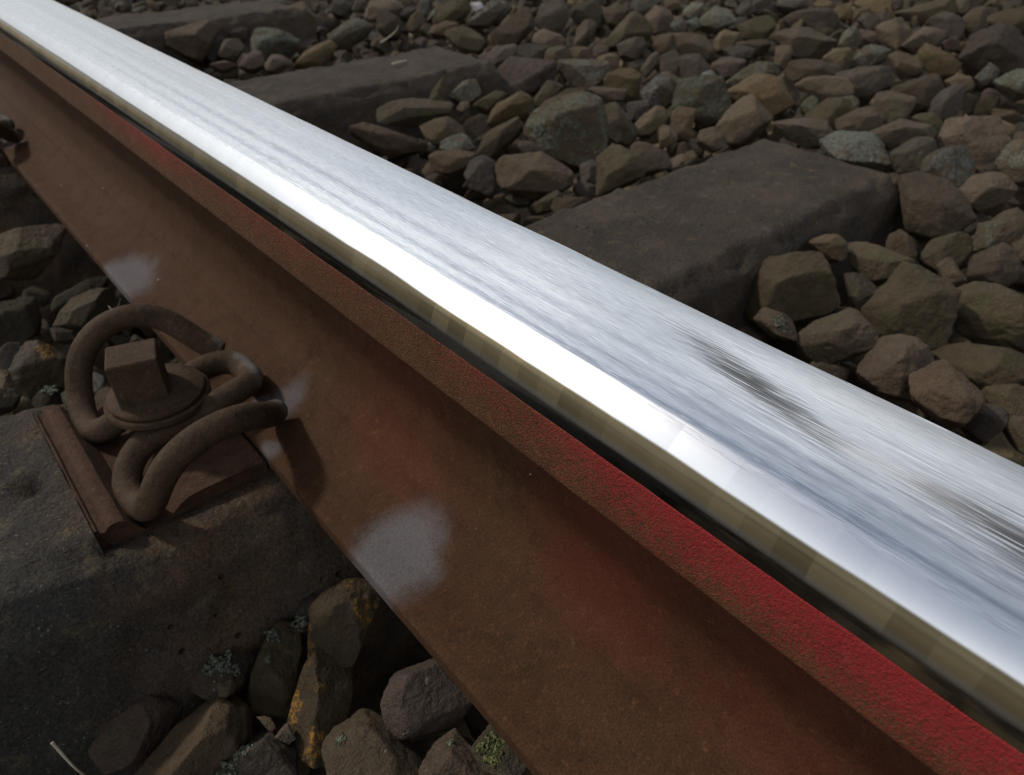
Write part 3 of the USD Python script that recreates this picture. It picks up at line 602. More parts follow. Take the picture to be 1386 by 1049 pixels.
# every stone traced: crop of the photograph, outline, ridge points (towards the viewer), material, look
STONES = [
 ('R8', [(88,270),(180,190),(350,110),(450,150),(560,225),(580,300),(500,390),(400,430),(250,450),(110,420)], [(285,295,.32),(420,270,.28),(300,400,.2)], 'brown', 'big brown angular', {'land': 'the big brown angular stone', 'label': 'big brown angular stone leaning on the front face of the nearest sleeper, beside the rail'}),
 ('R8', [(400,95),(430,55),(490,42),(540,65),(560,120),(550,170),(500,160),(440,130)], None, 'ochre', 'small ochre', {'corners': 9, 'land': 'the small ochre cobble', 'label': 'small rounded ochre cobble at the front edge of the nearest sleeper', 'z': -.012}),
 ('R8', [(565,95),(620,90),(860,170),(830,200),(720,290),(650,250),(590,200)], [(640,150,.2),(760,190,.25)], 'olive', 'long olive-brown'),
 ('R8', [(730,90),(760,45),(810,38),(860,80),(890,150),(830,150),(740,120)], None, 'redbrown', 'small reddish rounded'),
 ('R8', [(660,400),(840,175),(880,165),(960,240),(1060,330),(1070,430),(1010,550),(900,560),(780,520),(690,490)], [(900,330,.28),(800,420,.25),(960,460,.2)], 'brown', 'big peaked brown', {'land': 'the big peaked brown stone', 'label': 'big peaked brown stone with a pale speck, right of the rail near the right edge', 'z': -.018}),
 ('R8', [(340,530),(480,420),(590,385),(650,410),(700,490),(660,570),(540,630),(440,640)], [(560,470,.25)], 'olive', 'olive-brown blocky', {'z': -.03}),
 ('R8', [(625,660),(640,600),(720,530),(800,515),(890,530),(970,590),(940,690),(860,790),(740,760)], [(800,590,.3),(720,640,.25)], 'brown', 'brown rounded block', {'z': -.028}),
 ('R8', [(865,660),(890,615),(950,610),(1050,670),(1170,740),(1190,800),(1090,900),(980,870),(880,790)], [(1000,720,.25),(1090,790,.25)], 'redbrown', 'smooth reddish-brown', {'corners': 9, 'land': 'the smooth reddish-brown stone', 'label': 'smooth reddish-brown stone with a tan corner rising behind the rail edge, lower right', 'z': -.02}),
 ('R8', [(970,590),(1080,565),(1250,570),(1374,590),(1450,700),(1250,740),(1170,740),(1080,670)], [(1200,640,.25)], 'brown', 'broad flat brown', {'z': -.03}),
 ('R8', [(1060,330),(1150,285),(1374,290),(1450,400),(1400,540),(1200,530),(1090,480),(1060,400)], [(1160,340,.3),(1330,350,.3)], 'olive', 'big green-brown block', {'z': -.022}),
 ('R8', [(910,170),(950,90),(1080,25),(1130,50),(1135,110),(1080,190),(1000,215),(930,205)], [(1060,90,.25),(980,150,.2)], 'olive', 'olive-brown facetted'),
 ('R8', [(970,215),(1030,155),(1060,180),(1110,280),(1060,310),(1000,290)], None, 'brown', 'small brown peaked'),
 ('R8', [(1110,230),(1140,170),(1220,120),(1310,95),(1345,180),(1340,260),(1270,290),(1130,280)], [(1230,190,.3)], 'brown', 'brown block with flat face'),
 ('R8', [(1150,80),(1170,20),(1240,5),(1300,40),(1290,90),(1200,130),(1140,130)], None, 'lichen', 'brown lichen-specked'),
 ('R8', [(1300,60),(1374,20),(1450,60),(1450,180),(1340,160)], None, 'tan', 'tan rounded'),
 ('R8', [(1190,770),(1260,740),(1374,735),(1450,850),(1374,930),(1280,890)], [(1300,800,.2)], 'brown', 'dull brown low', {'z': -.035}),
 ('R8', [(1070,900),(1190,800),(1280,850),(1290,930),(1200,990)], [(1200,880,.15)], 'slate', 'dark lichen-edged', {'z': -.04}),
 ('R8', [(145,440),(190,400),(240,405),(310,440),(330,540),(250,520)], None, 'brown', 'small brown lichen-tufted', {'label': 'small stone with grey-green lichen tuft at the rail edge, beside the big brown stone', 'tuft': [(272,445,34),(285,490,30)], 'z': -.03}),
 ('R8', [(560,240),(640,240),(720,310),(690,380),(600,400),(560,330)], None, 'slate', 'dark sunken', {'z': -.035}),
 ('R8', [(1270,900),(1450,900),(1450,1060),(1370,1050)], None, 'brown', 'brown low', {'z': -.04}),
 ('R8', [(700,760),(780,730),(900,800),(980,870),(900,900),(800,850)], None, 'redbrown', 'half-hidden reddish', {'z': -.05}),
 ('R7', [(75,95),(180,40),(350,45),(440,100),(510,190),(490,225),(320,200),(180,200),(110,150)], [(280,110,.25),(400,150,.2)], 'pale', 'grey-green lichened flat', {'land': 'the lichened stone on the sleeper', 'label': 'flat grey-green lichened stone lying on the back corner of the nearest sleeper', 'z': 0.008, 'tilt': .8}),
 ('R7', [(520,180),(600,100),(700,65),(800,100),(800,200),(720,290),(570,290)], None, 'slate', 'dark olive rounded'),
 ('R7', [(575,310),(680,270),(850,320),(960,430),(1070,550),(1050,610),(850,690),(700,665),(625,630),(590,480)], [(690,480,.34),(860,540,.2),(820,400,.25)], 'brown', 'large brown humped', {'land': 'the large humped brown stone', 'label': 'large humped brown stone with green underside at the end of the nearest sleeper', 'z': -.012}),
 ('R7', [(705,250),(740,170),(850,125),(1000,150),(1050,250),(1030,330),(950,430),(850,340),(720,310)], [(850,200,.28)], 'lichen', 'brown round lichen-spotted', {'z': -.01}),
 ('R7', [(960,430),(1060,310),(1150,280),(1220,310),(1364,410),(1364,450),(1200,460),(1060,510)], [(1160,400,.3)], 'tan', 'tan gabled', {'z': -.012}),
 ('R7', [(830,100),(900,-60),(1050,-110),(1240,-60),(1290,30),(1230,170),(1150,290),(1050,270),(990,150)], [(1060,20,.28),(1150,140,.2)], 'tan', 'big upright tan-brown', {'land': 'the big upright tan-brown stone', 'label': 'big upright tan-brown stone with pale specks near the right edge of the photo'}),
 ('R7', [(1190,230),(1280,110),(1364,60),(1440,120),(1440,330),(1300,340),(1210,290)], [(1320,200,.25)], 'lichen', 'grey-blue lichened', {'z': -.015}),
 ('R7', [(1050,700),(1130,620),(1250,550),(1364,515),(1440,560),(1440,700),(1280,740),(1150,800),(1060,790)], [(1200,660,.3)], 'brown', 'brown sloping', {'z': -.015}),
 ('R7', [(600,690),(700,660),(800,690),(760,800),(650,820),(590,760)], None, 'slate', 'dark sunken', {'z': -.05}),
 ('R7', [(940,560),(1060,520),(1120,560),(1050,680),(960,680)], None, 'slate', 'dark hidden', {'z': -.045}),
 ('R5', [(240,985),(280,920),(420,890),(700,940),(770,960),(750,1020),(500,1060),(330,1050)], [(420,930,.3),(640,965,.3)], 'olive', 'tan-edged slab', {'thick': .3}),
 ('R5', [(945,420),(955,310),(1060,205),(1200,172),(1340,225),(1460,300),(1460,500),(1220,520),(1010,460)], [(1160,290,.35),(1350,290,.3)], 'purple', 'large dark purple-brown', {'land': 'the dark purple-brown stone', 'label': 'large dark purple-brown stone with a paler top at the upper right edge', 'z': -.005}),
 ('R5', [(1180,600),(1230,540),(1380,505),(1460,560),(1460,700),(1340,690)], None, 'pale', 'pale green lichened slab'),
 ('R5', [(1020,580),(1080,490),(1140,460),(1210,500),(1160,610),(1080,635)], None, 'lichen', 'lichened orange-tipped'),
 ('R5', [(605,340),(650,315),(740,350),(840,390),(900,430),(930,520),(830,540),(730,540),(660,490),(620,430)], [(700,400,.28),(800,450,.25)], 'ochre', 'ochre-yellow quartz-streaked', {'land': 'the ochre-yellow stone', 'label': 'ochre-yellow stone with a white quartz streak near the top right corner'}),
 ('R5', [(700,760),(830,640),(930,640),(950,720),(880,840),(780,880),(680,840)], [(830,740,.25)], 'slate', 'dark grey slaty'),
 ('R5', [(800,600),(900,555),(1020,570),(1010,640),(900,700),(820,660)], None, 'pink', 'pinkish-grey flat'),
 ('R5', [(420,650),(540,600),(700,540),(790,580),(780,680),(650,780),(540,740),(430,710)], [(600,640,.3)], 'brown', 'brown wedge'),
 ('R5', [(0,560),(130,500),(370,450),(420,520),(400,610),(240,690),(60,710),(-40,660)], [(250,560,.3),(60,620,.25)], 'grey', 'long grey slab-like', {'land': 'the long grey slab', 'label': 'long grey slab-like stone with pale tip lying in the upper right ballast'}),
 ('R5', [(230,720),(390,690),(560,740),(575,800),(500,880),(400,910),(300,840)], [(390,770,.3),(470,780,.25)], 'tan', 'tan flat-topped'),
 ('R5', [(0,900),(150,810),(260,770),(330,870),(290,970),(140,1000),(20,970)], [(190,860,.3)], 'brown', 'brown wedge'),
 ('R5', [(560,880),(640,830),(740,850),(790,920),(740,1010),(640,970)], None, 'olive', 'olive angular'),
 ('R5', [(-60,760),(60,700),(140,720),(120,850),(0,930),(-80,890)], None, 'lichen', 'lichen-spotted brown'),
 ('R5', [(380,420),(480,370),(600,420),(650,510),(560,550),(430,510)], None, 'brown', 'brown low'),
 ('R5', [(490,330),(530,260),(640,190),(790,200),(830,240),(740,330),(600,340)], [(640,240,.3)], 'tan', 'tan-brown slanting'),
 ('R5', [(640,130),(740,75),(860,80),(940,170),(930,280),(800,260),(700,200)], [(840,130,.2)], 'slate', 'dark grey angular'),
 ('R5', [(440,90),(560,60),(700,30),(860,-30),(900,60),(760,120),(620,150)], None, 'olive', 'olive flat'),
 ('R5', [(290,200),(360,130),(480,140),(560,220),(480,310),(430,370),(330,290)], None, 'tan', 'tan rounded'),
 ('R5', [(150,150),(200,90),(300,110),(300,200),(220,230)], None, 'slate', 'small dark round'),
 ('R5', [(150,230),(220,220),(300,260),(240,310),(180,290)], None, 'pink', 'small pinkish'),
 ('R5', [(0,340),(40,230),(130,200),(170,290),(110,370)], None, 'lichen', 'grey-green rounded'),
 ('R5', [(70,460),(180,330),(330,340),(400,390),(330,450),(180,510)], [(240,390,.25)], 'lichen', 'olive lichened with white speck'),
 ('R5', [(-40,470),(40,390),(100,420),(80,500),(0,560)], None, 'brown', 'small brown'),
 ('R5', [(900,180),(980,40),(1100,60),(1100,180),(1000,310),(940,270)], None, 'olive', 'olive-brown upright'),
 ('R5', [(1100,150),(1200,60),(1400,40),(1460,180),(1280,230)], None, 'brown', 'earthy brown'),
 ('R5', [(880,90),(900,-30),(1050,-40),(1060,50),(960,110)], None, 'olive', 'olive hollowed'),
 ('R5', [(800,900),(890,850),(930,960),(850,1010)], None, 'olive', 'small mossy'),
 ('R5', [(-60,60),(40,30),(110,70),(80,130),(-30,140)], None, 'ochre', 'earthy orange-brown', {'z': -.03}),
 ('R5', [(100,30),(240,-20),(400,0),(440,80),(320,100),(200,80)], None, 'ochre', 'orange-brown flat', {'z': -.035}),
 ('R5', [(390,20),(420,-30),(480,-20),(470,50),(420,70)], None, 'slate', 'small dark'),
 ('R4', [(0,280),(60,240),(200,225),(320,260),(420,370),(400,410),(200,400),(20,370)], [(180,290,.3),(320,340,.28)], 'pink', 'pink-brown flat', {'land': 'the pink-brown flat stone', 'label': 'pink-brown flat stone with a mossy lower edge, top centre right of the ballast'}),
 ('R4', [(410,330),(470,220),(560,215),(620,260),(560,340),(450,380)], None, 'tan', 'tan rounded'),
 ('R4', [(600,200),(700,150),(820,105),(880,160),(860,250),(760,290),(640,270)], [(750,200,.28)], 'olive', 'olive-tan'),
 ('R4', [(890,260),(960,200),(1100,190),(1230,230),(1320,280),(1330,340),(1200,400),(1010,385),(920,340)], [(1050,280,.34),(1200,290,.25)], 'olive', 'brown-topped dark-fronted', {'land': 'the brown-topped dark-fronted stone', 'label': 'rounded stone with brown lit top and dark front, upper right of the ballast'}),
 ('R4', [(935,80),(1080,55),(1300,60),(1370,110),(1340,180),(1270,225),(1120,190),(990,160)], [(1150,110,.25)], 'purple', 'purple-grey flat'),
 ('R4', [(860,440),(890,360),(990,340),(1000,400),(950,510),(880,490)], None, 'tan', 'small tan'),
 ('R4', [(980,510),(1040,430),(1200,440),(1340,490),(1340,570),(1150,570),(1000,570)], [(1180,490,.25)], 'brown', 'brown flat'),
 ('R4', [(1250,420),(1340,360),(1460,360),(1460,480),(1320,500)], None, 'tan', 'tan-grey low'),
 ('R4', [(420,480),(500,430),(650,425),(680,450),(600,550),(510,570),(440,540)], [(540,470,.3)], 'pink', 'pale pinkish green-edged', {'land': 'the pale pinkish stone among dark ones', 'label': 'pale pinkish stone with greenish lower face, bright among dark neighbours'}),
 ('R4', [(530,610),(620,520),(740,450),(860,440),(940,520),(860,570),(700,570),(580,650)], None, 'lichen', 'long lichen-edged'),
 ('R4', [(540,690),(620,600),(800,530),(940,560),(1000,640),(1060,780),(1020,860),(900,890),(760,750),(650,740)], [(760,670,.3),(880,640,.25)], 'ochre', 'ochre-stained brown', {'tilt': .4}),
 ('R4', [(460,930),(600,760),(690,720),(760,760),(870,880),(780,990),(560,1045),(480,1005)], [(720,800,.36),(640,960,.25)], 'tan', 'sharp tan-brown ridged', {'land': 'the sharp tan-brown ridged stone', 'label': 'sharp tan-brown ridged stone with a shaded right face, behind the nearest sleeper', 'sharp': 24}),
 ('R4', [(95,680),(180,610),(330,585),(480,580),(540,650),(530,780),(430,910),(330,870),(250,800),(130,800)], [(360,690,.3),(450,740,.25)], 'lichen', 'big grey-green lichened', {'land': 'the big grey-green lichened stone', 'label': 'big rough grey-green lichened stone left of the sharp tan-brown one'}),
 ('R4', [(80,870),(180,800),(290,830),(320,940),(250,1040),(110,1010)], None, 'redbrown', 'dark reddish blocky'),
 ('R4', [(20,450),(110,400),(260,400),(400,450),(390,540),(290,590),(100,540)], [(200,450,.25)], 'slate', 'blue-black slaty'),
 ('R4', [(0,540),(130,550),(240,590),(160,650),(100,700),(60,780),(-30,790),(-60,650)], None, 'grey', 'grey flat'),
 ('R4', [(20,1000),(60,930),(120,960),(150,1049),(20,1090)], None, 'tan', 'small tan-topped'),
 ('R4', [(300,1049),(340,950),(420,940),(500,1000),(530,1070),(420,1110)], None, 'tan', 'small pale-topped'),
 ('R4', [(880,920),(1040,870),(1220,850),(1320,960),(1240,1050),(1080,1000),(960,970)], [(1060,920,.3),(1200,950,.3)], 'tan', 'tan low slab', {'z': -.012}),
 ('R4', [(1060,900),(1200,820),(1340,690),(1420,720),(1460,850),(1320,970),(1200,940)], [(1300,790,.25)], 'olive', 'olive-green leaning'),
 ('R4', [(1080,790),(1140,720),(1200,740),(1180,830),(1120,860)], None, 'pale', 'small pale lichened'),
 ('R4', [(1040,580),(1200,555),(1440,600),(1440,690),(1290,710),(1150,650),(1050,630)], [(1250,600,.25)], 'tan', 'grey-tan slab'),
 ('R4', [(1040,640),(1150,640),(1270,690),(1200,790),(1090,790)], None, 'slate', 'dark shaded', {'z': -.04}),
 ('R4', [(300,170),(450,40),(540,60),(570,160),(460,200),(360,200)], None, 'pale', 'mossy grey-green'),
 ('R4', [(180,90),(260,20),(340,30),(330,110),(240,140)], None, 'pale', 'light lichened'),
 ('R4', [(590,90),(620,20),(700,0),(730,80),(640,130)], None, 'lichen', 'lichened tan'),
 ('R4', [(700,60),(740,-20),(860,-20),(850,70),(760,100)], None, 'slate', 'grey rounded'),
 ('R4', [(880,40),(960,-30),(1140,-20),(1150,40),(1030,60)], None, 'slate', 'blue-grey'),
 ('R4', [(1170,30),(1220,-10),(1340,30),(1280,70)], None, 'ochre', 'ochre flat'),
 ('R4', [(100,190),(160,120),(220,160),(200,230),(130,230)], None, 'pale', 'small grey-green'),
 ('R4', [(220,160),(290,130),(340,190),(260,230)], None, 'pale', 'little lichened'),
 ('R4', [(470,370),(600,340),(750,370),(700,430),(560,430)], None, 'slate', 'dark low', {'z': -.035}),
 ('R4', [(310,570),(370,520),(440,540),(400,600)], None, 'pale', 'little pale lichened'),
 ('R4', [(500,310),(600,290),(800,290),(860,340),(760,390),(600,370)], None, 'purple', 'dark shaded', {'z': -.04}),
 ('R3', [(70,230),(190,120),(290,40),(340,80),(340,190),(300,225),(210,310),(90,305)], [(270,190,.34),(150,215,.28)], 'redbrown', 'reddish-brown ridged', {'land': 'the reddish-brown ridged stone', 'label': 'reddish-brown ridged stone with dark lower face at the top centre', 'sharp': 22}),
 ('R3', [(340,80),(380,10),(540,10),(610,60),(590,150),(520,250),(420,200),(350,160)], [(480,100,.3)], 'grey', 'brown-grey white-specked'),
 ('R3', [(345,300),(360,225),(420,220),(560,270),(620,330),(500,360),(380,330)], None, 'tan', 'tan low'),
 ('R3', [(640,260),(670,190),(740,135),(810,190),(800,260),(730,340),(650,340)], [(730,220,.3)], 'tan', 'tan-grey pointed', {'land': 'the tan-grey pointed stone', 'label': 'tan-grey pointed stone standing in the top centre ballast'}),
 ('R3', [(620,370),(680,345),(770,360),(760,430),(700,450),(640,440)], None, 'redbrown', 'small reddish'),
 ('R3', [(420,420),(480,350),(560,330),(620,400),(600,460),(500,450)], None, 'olive', 'dark brown round'),
 ('R3', [(780,370),(830,335),(900,350),(880,420),(800,420)], None, 'purple', 'small dull'),
 ('R3', [(820,430),(870,390),(960,390),(1000,430),(960,490),(850,480)], None, 'pink', 'small pink-brown'),
 ('R3', [(530,460),(640,445),(860,460),(960,470),(880,570),(820,630),(720,650),(620,600)], [(700,520,.3)], 'lichen', 'tan-grey lichen-specked'),
 ('R3', [(880,580),(960,520),(1080,520),(1170,580),(1160,670),(1120,730),(1040,720),(900,650)], [(1040,590,.3)], 'ochre', 'brown-ochre blocky', {'label': 'brown-ochre blocky stone behind and right of the big lichen-patched boulder'}),
 ('R3', [(50,480),(150,430),(300,430),(480,470),(520,560),(430,600),(330,680),(200,730),(60,650)], [(250,540,.28),(400,520,.25)], 'purple', 'large dark purple-grey', {'land': 'the large dark purple-grey stone', 'label': 'large dark purple-grey stone behind the long tan one, centre top'}),
 ('R3', [(0,440),(60,350),(180,320),(240,340),(180,440),(40,490)], None, 'grey', 'grey slanting'),
 ('R3', [(200,400),(250,330),(400,320),(450,350),(430,440),(300,440)], None, 'slate', 'dark olive-black'),
 ('R3', [(420,470),(450,380),(500,390),(520,550),(450,530)], None, 'brown', 'narrow brown'),
 ('R3', [(0,830),(100,770),(260,680),(330,720),(330,810),(200,860),(20,920),(-30,890)], [(250,720,.3),(120,810,.3)], 'ochre', 'long tan', {'corners': 9, 'land': 'the long tan stone', 'label': 'long smooth tan stone with a golden left end, left of the big lichen-patched boulder', 'z': -.015}),
 ('R3', [(340,730),(440,610),(520,590),(560,640),(500,710),(440,800),(370,780)], None, 'brown', 'brown leaning'),
 ('R3', [(310,950),(380,850),(480,770),(640,720),(780,700),(870,770),(900,880),(880,1000),(830,1130),(720,1200),(560,1160),(400,1090),(320,1020)], [(560,900,.34),(780,860,.28),(620,1050,.28)], 'lichen', 'big lichen-patched', {'land': 'the big lichen-patched boulder', 'label': 'big rounded lichen-patched boulder, largest stone between the two nearest sleepers', 'z': -.012, 'corners': 11, 'tuft': [(370,960,46)]}),
 ('R3', [(880,780),(1010,770),(1060,880),(1100,1010),(1000,1080),(900,990)], [(960,850,.3)], 'olive', 'olive upright'),
 ('R3', [(1080,930),(1200,840),(1260,800),(1340,830),(1330,910),(1200,1000),(1100,990)], [(1240,860,.3)], 'tan', 'tan slab-shaped'),
 ('R3', [(1050,780),(1150,750),(1210,790),(1150,890),(1060,880)], None, 'slate', 'dark', {'z': -.035}),
 ('R3', [(1160,680),(1260,560),(1290,535),(1390,570),(1420,700),(1330,790),(1200,780)], [(1290,650,.3)], 'lichen', 'grey lichen-dotted'),
 ('R3', [(880,330),(960,220),(1080,90),(1120,130),(1240,200),(1200,250),(980,340),(910,355)], [(1030,210,.38),(1120,210,.3)], 'olive', 'sharp-ridged olive-grey', {'land': 'the sharp-ridged olive-grey stone', 'label': 'sharp-ridged olive-grey stone with a bright edge, top centre', 'sharp': 24}),
 ('R3', [(980,330),(1150,250),(1180,320),(1120,430),(1060,450),(1000,410)], None, 'olive', 'dark olive'),
 ('R3', [(1165,120),(1290,20),(1370,90),(1380,190),(1260,230),(1180,180)], [(1290,110,.3)], 'pink', 'pinkish angular'),
 ('R3', [(1240,330),(1280,260),(1390,235),(1450,290),(1420,390),(1300,400)], None, 'redbrown', 'pink-brown topped'),
 ('R3', [(1150,520),(1210,400),(1260,380),(1290,450),(1220,530),(1180,570)], None, 'tan', 'narrow tan leaning'),
 ('R3', [(1270,500),(1290,430),(1400,380),(1450,450),(1420,570),(1300,550)], None, 'olive', 'olive blocky'),
 ('R3', [(620,80),(700,0),(800,-20),(880,90),(840,190),(760,140),(680,160)], [(760,60,.25)], 'olive', 'dark olive rough'),
 ('R3', [(870,80),(980,20),(1070,30),(1080,90),(1000,190),(900,160)], None, 'brown', 'brown low'),
 ('R3', [(-30,150),(0,60),(120,-20),(200,30),(170,80),(60,160)], None, 'lichen', 'pale lichened'),
 ('R3', [(1280,970),(1340,920),(1390,930),(1400,1060),(1290,1060)], None, 'brown', 'small brown'),
 ('R3', [(480,720),(600,660),(720,650),(720,700),(560,730),(500,760)], None, 'olive', 'thin olive'),
 ('R3', [(740,660),(860,650),(1020,670),(1040,730),(880,730)], None, 'redbrown', 'thin reddish slab'),
 ('R3', [(340,850),(400,800),(430,830),(380,890)], None, 'brown', 'little brown'),
 ('R3', [(1060,30),(1160,-20),(1300,-10),(1290,20),(1160,110)], None, 'slate', 'dark top-edge'),
 ('R3', [(1300,60),(1340,-10),(1450,0),(1440,70),(1380,80)], None, 'brown', 'brown top-edge'),
 ('R2', [(455,790),(520,750),(680,735),(830,760),(1040,780),(1050,825),(800,845),(560,855),(500,890),(460,895)], [(540,790,.2),(800,800,.2)], 'olive', 'plank-like olive-brown', {'land': 'the plank-like olive-brown stone', 'label': 'flat plank-like olive-brown stone lying in front of the second sleeper', 'z': -.012, 'thick': .22, 'sharp': 26}),
 ('R2', [(835,740),(850,680),(930,590),(965,565),(935,690),(920,770),(880,780)], None, 'tan', 'upright shard-like', {'label': 'small upright shard-like stone standing on the plank-like stone', 'z': .0}),
 ('R2', [(970,680),(1060,600),(1180,560),(1240,600),(1230,680),(1140,750),(1040,740)], [(1080,650,.28)], 'pale', 'dark green-lichened', {'label': 'dark stone with green lichen on its left face at the end of the second sleeper'}),
 ('R2', [(1040,810),(1070,760),(1120,750),(1130,800),(1070,845)], None, 'pink', 'tiny pale pink', {'z': .0}),
 ('R2', [(1160,780),(1210,730),(1340,680),(1400,700),(1350,780),(1240,830)], None, 'olive', 'olive flat'),
 ('R2', [(1190,540),(1210,510),(1300,510),(1330,590),(1260,650),(1210,600)], None, 'tan', 'small tan'),
 ('R2', [(965,250),(1010,200),(1120,180),(1210,260),(1250,320),(1200,360),(1060,340)], [(1120,250,.28)], 'olive', 'smooth olive', {'corners': 9, 'land': 'the smooth olive stone', 'label': 'smooth rounded olive stone on the back corner of the second sleeper', 'z': -.005}),
 ('R2', [(850,200),(960,160),(1090,170),(1010,230),(940,260),(850,250)], None, 'redbrown', 'thin red-brown'),
 ('R2', [(890,110),(980,20),(1040,-20),(1120,20),(1130,100),(1050,160),(930,160)], [(1030,70,.3)], 'olive', 'olive-tan domed'),
 ('R2', [(1130,170),(1190,90),(1280,20),(1400,0),(1380,90),(1250,170)], [(1240,90,.3)], 'lichen', 'tan-grey lichened'),
 ('R2', [(1135,20),(1220,10),(1230,60),(1180,80)], None, 'white', 'small white quartz', {'z': .005, 'label': 'small white quartz stone near the top edge of the photo'}),
 ('R2', [(440,120),(460,70),(560,80),(640,150),(650,210),(600,260),(460,240)], [(560,150,.25)], 'purple', 'purple-grey block', {'land': 'the purple-grey block', 'label': 'purple-grey block of stone just behind the second sleeper'}),
 ('R2', [(330,80),(380,10),(520,0),(640,20),(600,90),(480,100),(400,140)], None, 'tan', 'tan rounded'),
 ('R2', [(650,220),(700,120),(760,70),(780,110),(800,150),(700,230)], None, 'tan', 'thin leaning'),
 ('R2', [(740,70),(770,-20),(830,-10),(820,110),(760,120)], None, 'lichen', 'narrow grey-green'),
 ('R2', [(260,70),(290,0),(360,-10),(310,90)], None, 'tan', 'narrow tan'),
 ('R2', [(240,140),(260,110),(320,100),(310,160)], None, 'olive', 'little olive'),
 ('R2', [(80,310),(130,210),(170,140),(290,180),(380,150),(410,200),(220,300),(140,340)], [(220,220,.3)], 'lichen', 'white-streaked lichened', {'label': 'lichened stone with white streaks behind the left part of the second sleeper'}),
 ('R2', [(0,400),(20,350),(100,330),(100,390),(50,430)], None, 'ochre', 'small orange-brown'),
 ('R2', [(220,940),(360,905),(560,970),(760,1030),(780,1100),(600,1130),(430,1070)], [(480,1000,.25)], 'redbrown', 'long purplish-brown', {'z': -.035}),
 ('R2', [(770,920),(880,890),(960,870),(1060,930),(1100,1010),(1000,1060),(850,1060)], [(930,930,.3)], 'brown', 'brown-grey rough', {'z': -.022}),
 ('R2', [(120,20),(220,-20),(260,60),(200,120),(110,90)], None, 'slate', 'dark', {'z': -.035}),
 ('R2', [(600,100),(680,40),(740,60),(680,130),(620,150)], None, 'slate', 'dark sunken', {'z': -.04}),
 ('R6', [(350,320),(400,250),(500,235),(560,300),(480,335)], None, 'pale', 'small pale green lichened'),
 ('R6', [(300,370),(320,330),(440,310),(540,330),(500,400),(420,430),(340,420)], [(420,350,.3)], 'redbrown', 'reddish rough', {'label': 'rough reddish stone at the rail edge left of the big lichen-patched boulder', 'z': -.025}),
 ('R6', [(620,230),(690,180),(800,140),(830,170),(780,230),(700,270),(640,340),(570,330)], [(720,200,.3)], 'brown', 'brown sloping'),
 ('R6', [(650,450),(670,365),(780,335),(900,340),(1000,390),(1060,430),(1030,505),(920,520),(780,500),(690,505)], [(850,420,.3),(720,440,.3)], 'brown', 'brown split-faced', {'land': 'the brown split-faced stone', 'label': 'brown split-faced stone in front of the big lichen-patched boulder', 'sharp': 22}),
 ('R6', [(1190,470),(1210,360),(1280,300),(1386,290),(1440,370),(1400,480),(1200,560)], [(1250,460,.35),(1370,385,.3)], 'tan', 'brown cut-faced', {'land': 'the brown cut-faced stone', 'label': 'brown bright-topped stone with dark cut face at the back of the nearest sleeper', 'sharp': 24, 'z': -.012}),
 ('R6', [(1330,310),(1440,270),(1540,330),(1570,400),(1440,430)], None, 'brown', 'brown rounded', {'z': -.012}),
 ('R6', [(640,360),(540,360),(500,430),(530,510),(640,550),(660,450)], None, 'slate', 'dark grey', {'z': -.03}),
 ('R6', [(770,300),(790,265),(870,280),(900,320),(820,340)], None, 'olive', 'small olive', {'z': -.03}),
 ('R6', [(860,590),(940,540),(1000,520),(1010,570),(960,630),(880,640)], None, 'brown', 'dull brown', {'z': -.035}),
 ('R6', [(950,610),(980,560),(1060,555),(1170,560),(1060,630),(980,670)], None, 'brown', 'brown-grey low', {'z': -.022}),
 ('R6', [(1060,520),(1080,480),(1170,490),(1180,560),(1100,570)], None, 'slate', 'dark sunken', {'z': -.04}),
 ('R6', [(1100,400),(1160,370),(1200,400),(1190,490),(1110,490)], None, 'slate', 'dark narrow', {'z': -.035}),
 ('R6', [(700,560),(760,530),(860,530),(850,600),(760,600)], None, 'slate', 'shaded', {'z': -.05}),
 ('R1', [(690,150),(760,40),(860,20),(1000,60),(1030,150),(960,210),(840,190)], [(800,110,.3),(930,140,.25)], 'tan', 'tan brown-topped', {'land': 'the tan brown-topped stone', 'label': 'tan brown-topped stone at the end of the farthest sleeper'}),
 ('R1', [(1010,50),(1100,0),(1200,10),(1260,160),(1200,280),(1130,270),(1040,160)], [(1130,110,.3)], 'tan', 'tan-grey upright'),
 ('R1', [(150,310),(160,240),(330,220),(480,140),(540,150),(500,260),(390,420),(230,370)], [(440,220,.25),(300,290,.3)], 'pink', 'pink-brown gable-shaped', {'label': 'pink-brown gable-shaped stone at the rail edge in front of the farthest sleeper'}),
 ('R1', [(560,200),(640,150),(740,200),(730,280),(620,280)], None, 'purple', 'dark brown round'),
 ('R1', [(540,400),(590,290),(680,280),(720,350),(640,440),(570,440)], None, 'olive', 'olive angular'),
 ('R1', [(760,380),(820,230),(1000,190),(1120,280),(1140,340),(980,370),(870,450),(780,480)], [(850,300,.32),(1000,280,.28)], 'pale', 'grey-green lichened', {'land': 'the grey-green lichened stone', 'label': 'grey-green lichened stone midway between the two farther sleepers'}),
 ('R1', [(690,490),(760,370),(840,380),(870,480),(780,520)], None, 'pink', 'pink-brown small'),
 ('R1', [(880,480),(920,410),(1000,420),(1080,460),(900,530)], None, 'tan', 'tan-topped low'),
 ('R1', [(1100,470),(1200,370),(1280,350),(1380,280),(1420,340),(1300,430),(1180,460)], [(1250,400,.25)], 'ochre', 'orange-stained'),
 ('R1', [(880,20),(960,-10),(1050,20),(960,50)], None, 'pale', 'pale green'),
 ('R1', [(450,480),(600,450),(680,470),(560,520)], None, 'redbrown', 'thin reddish', {'z': -.03}),
 ('R1', [(380,400),(470,250),(540,200),(560,300),(520,430),(480,460)], None, 'slate', 'dark', {'z': -.04}),
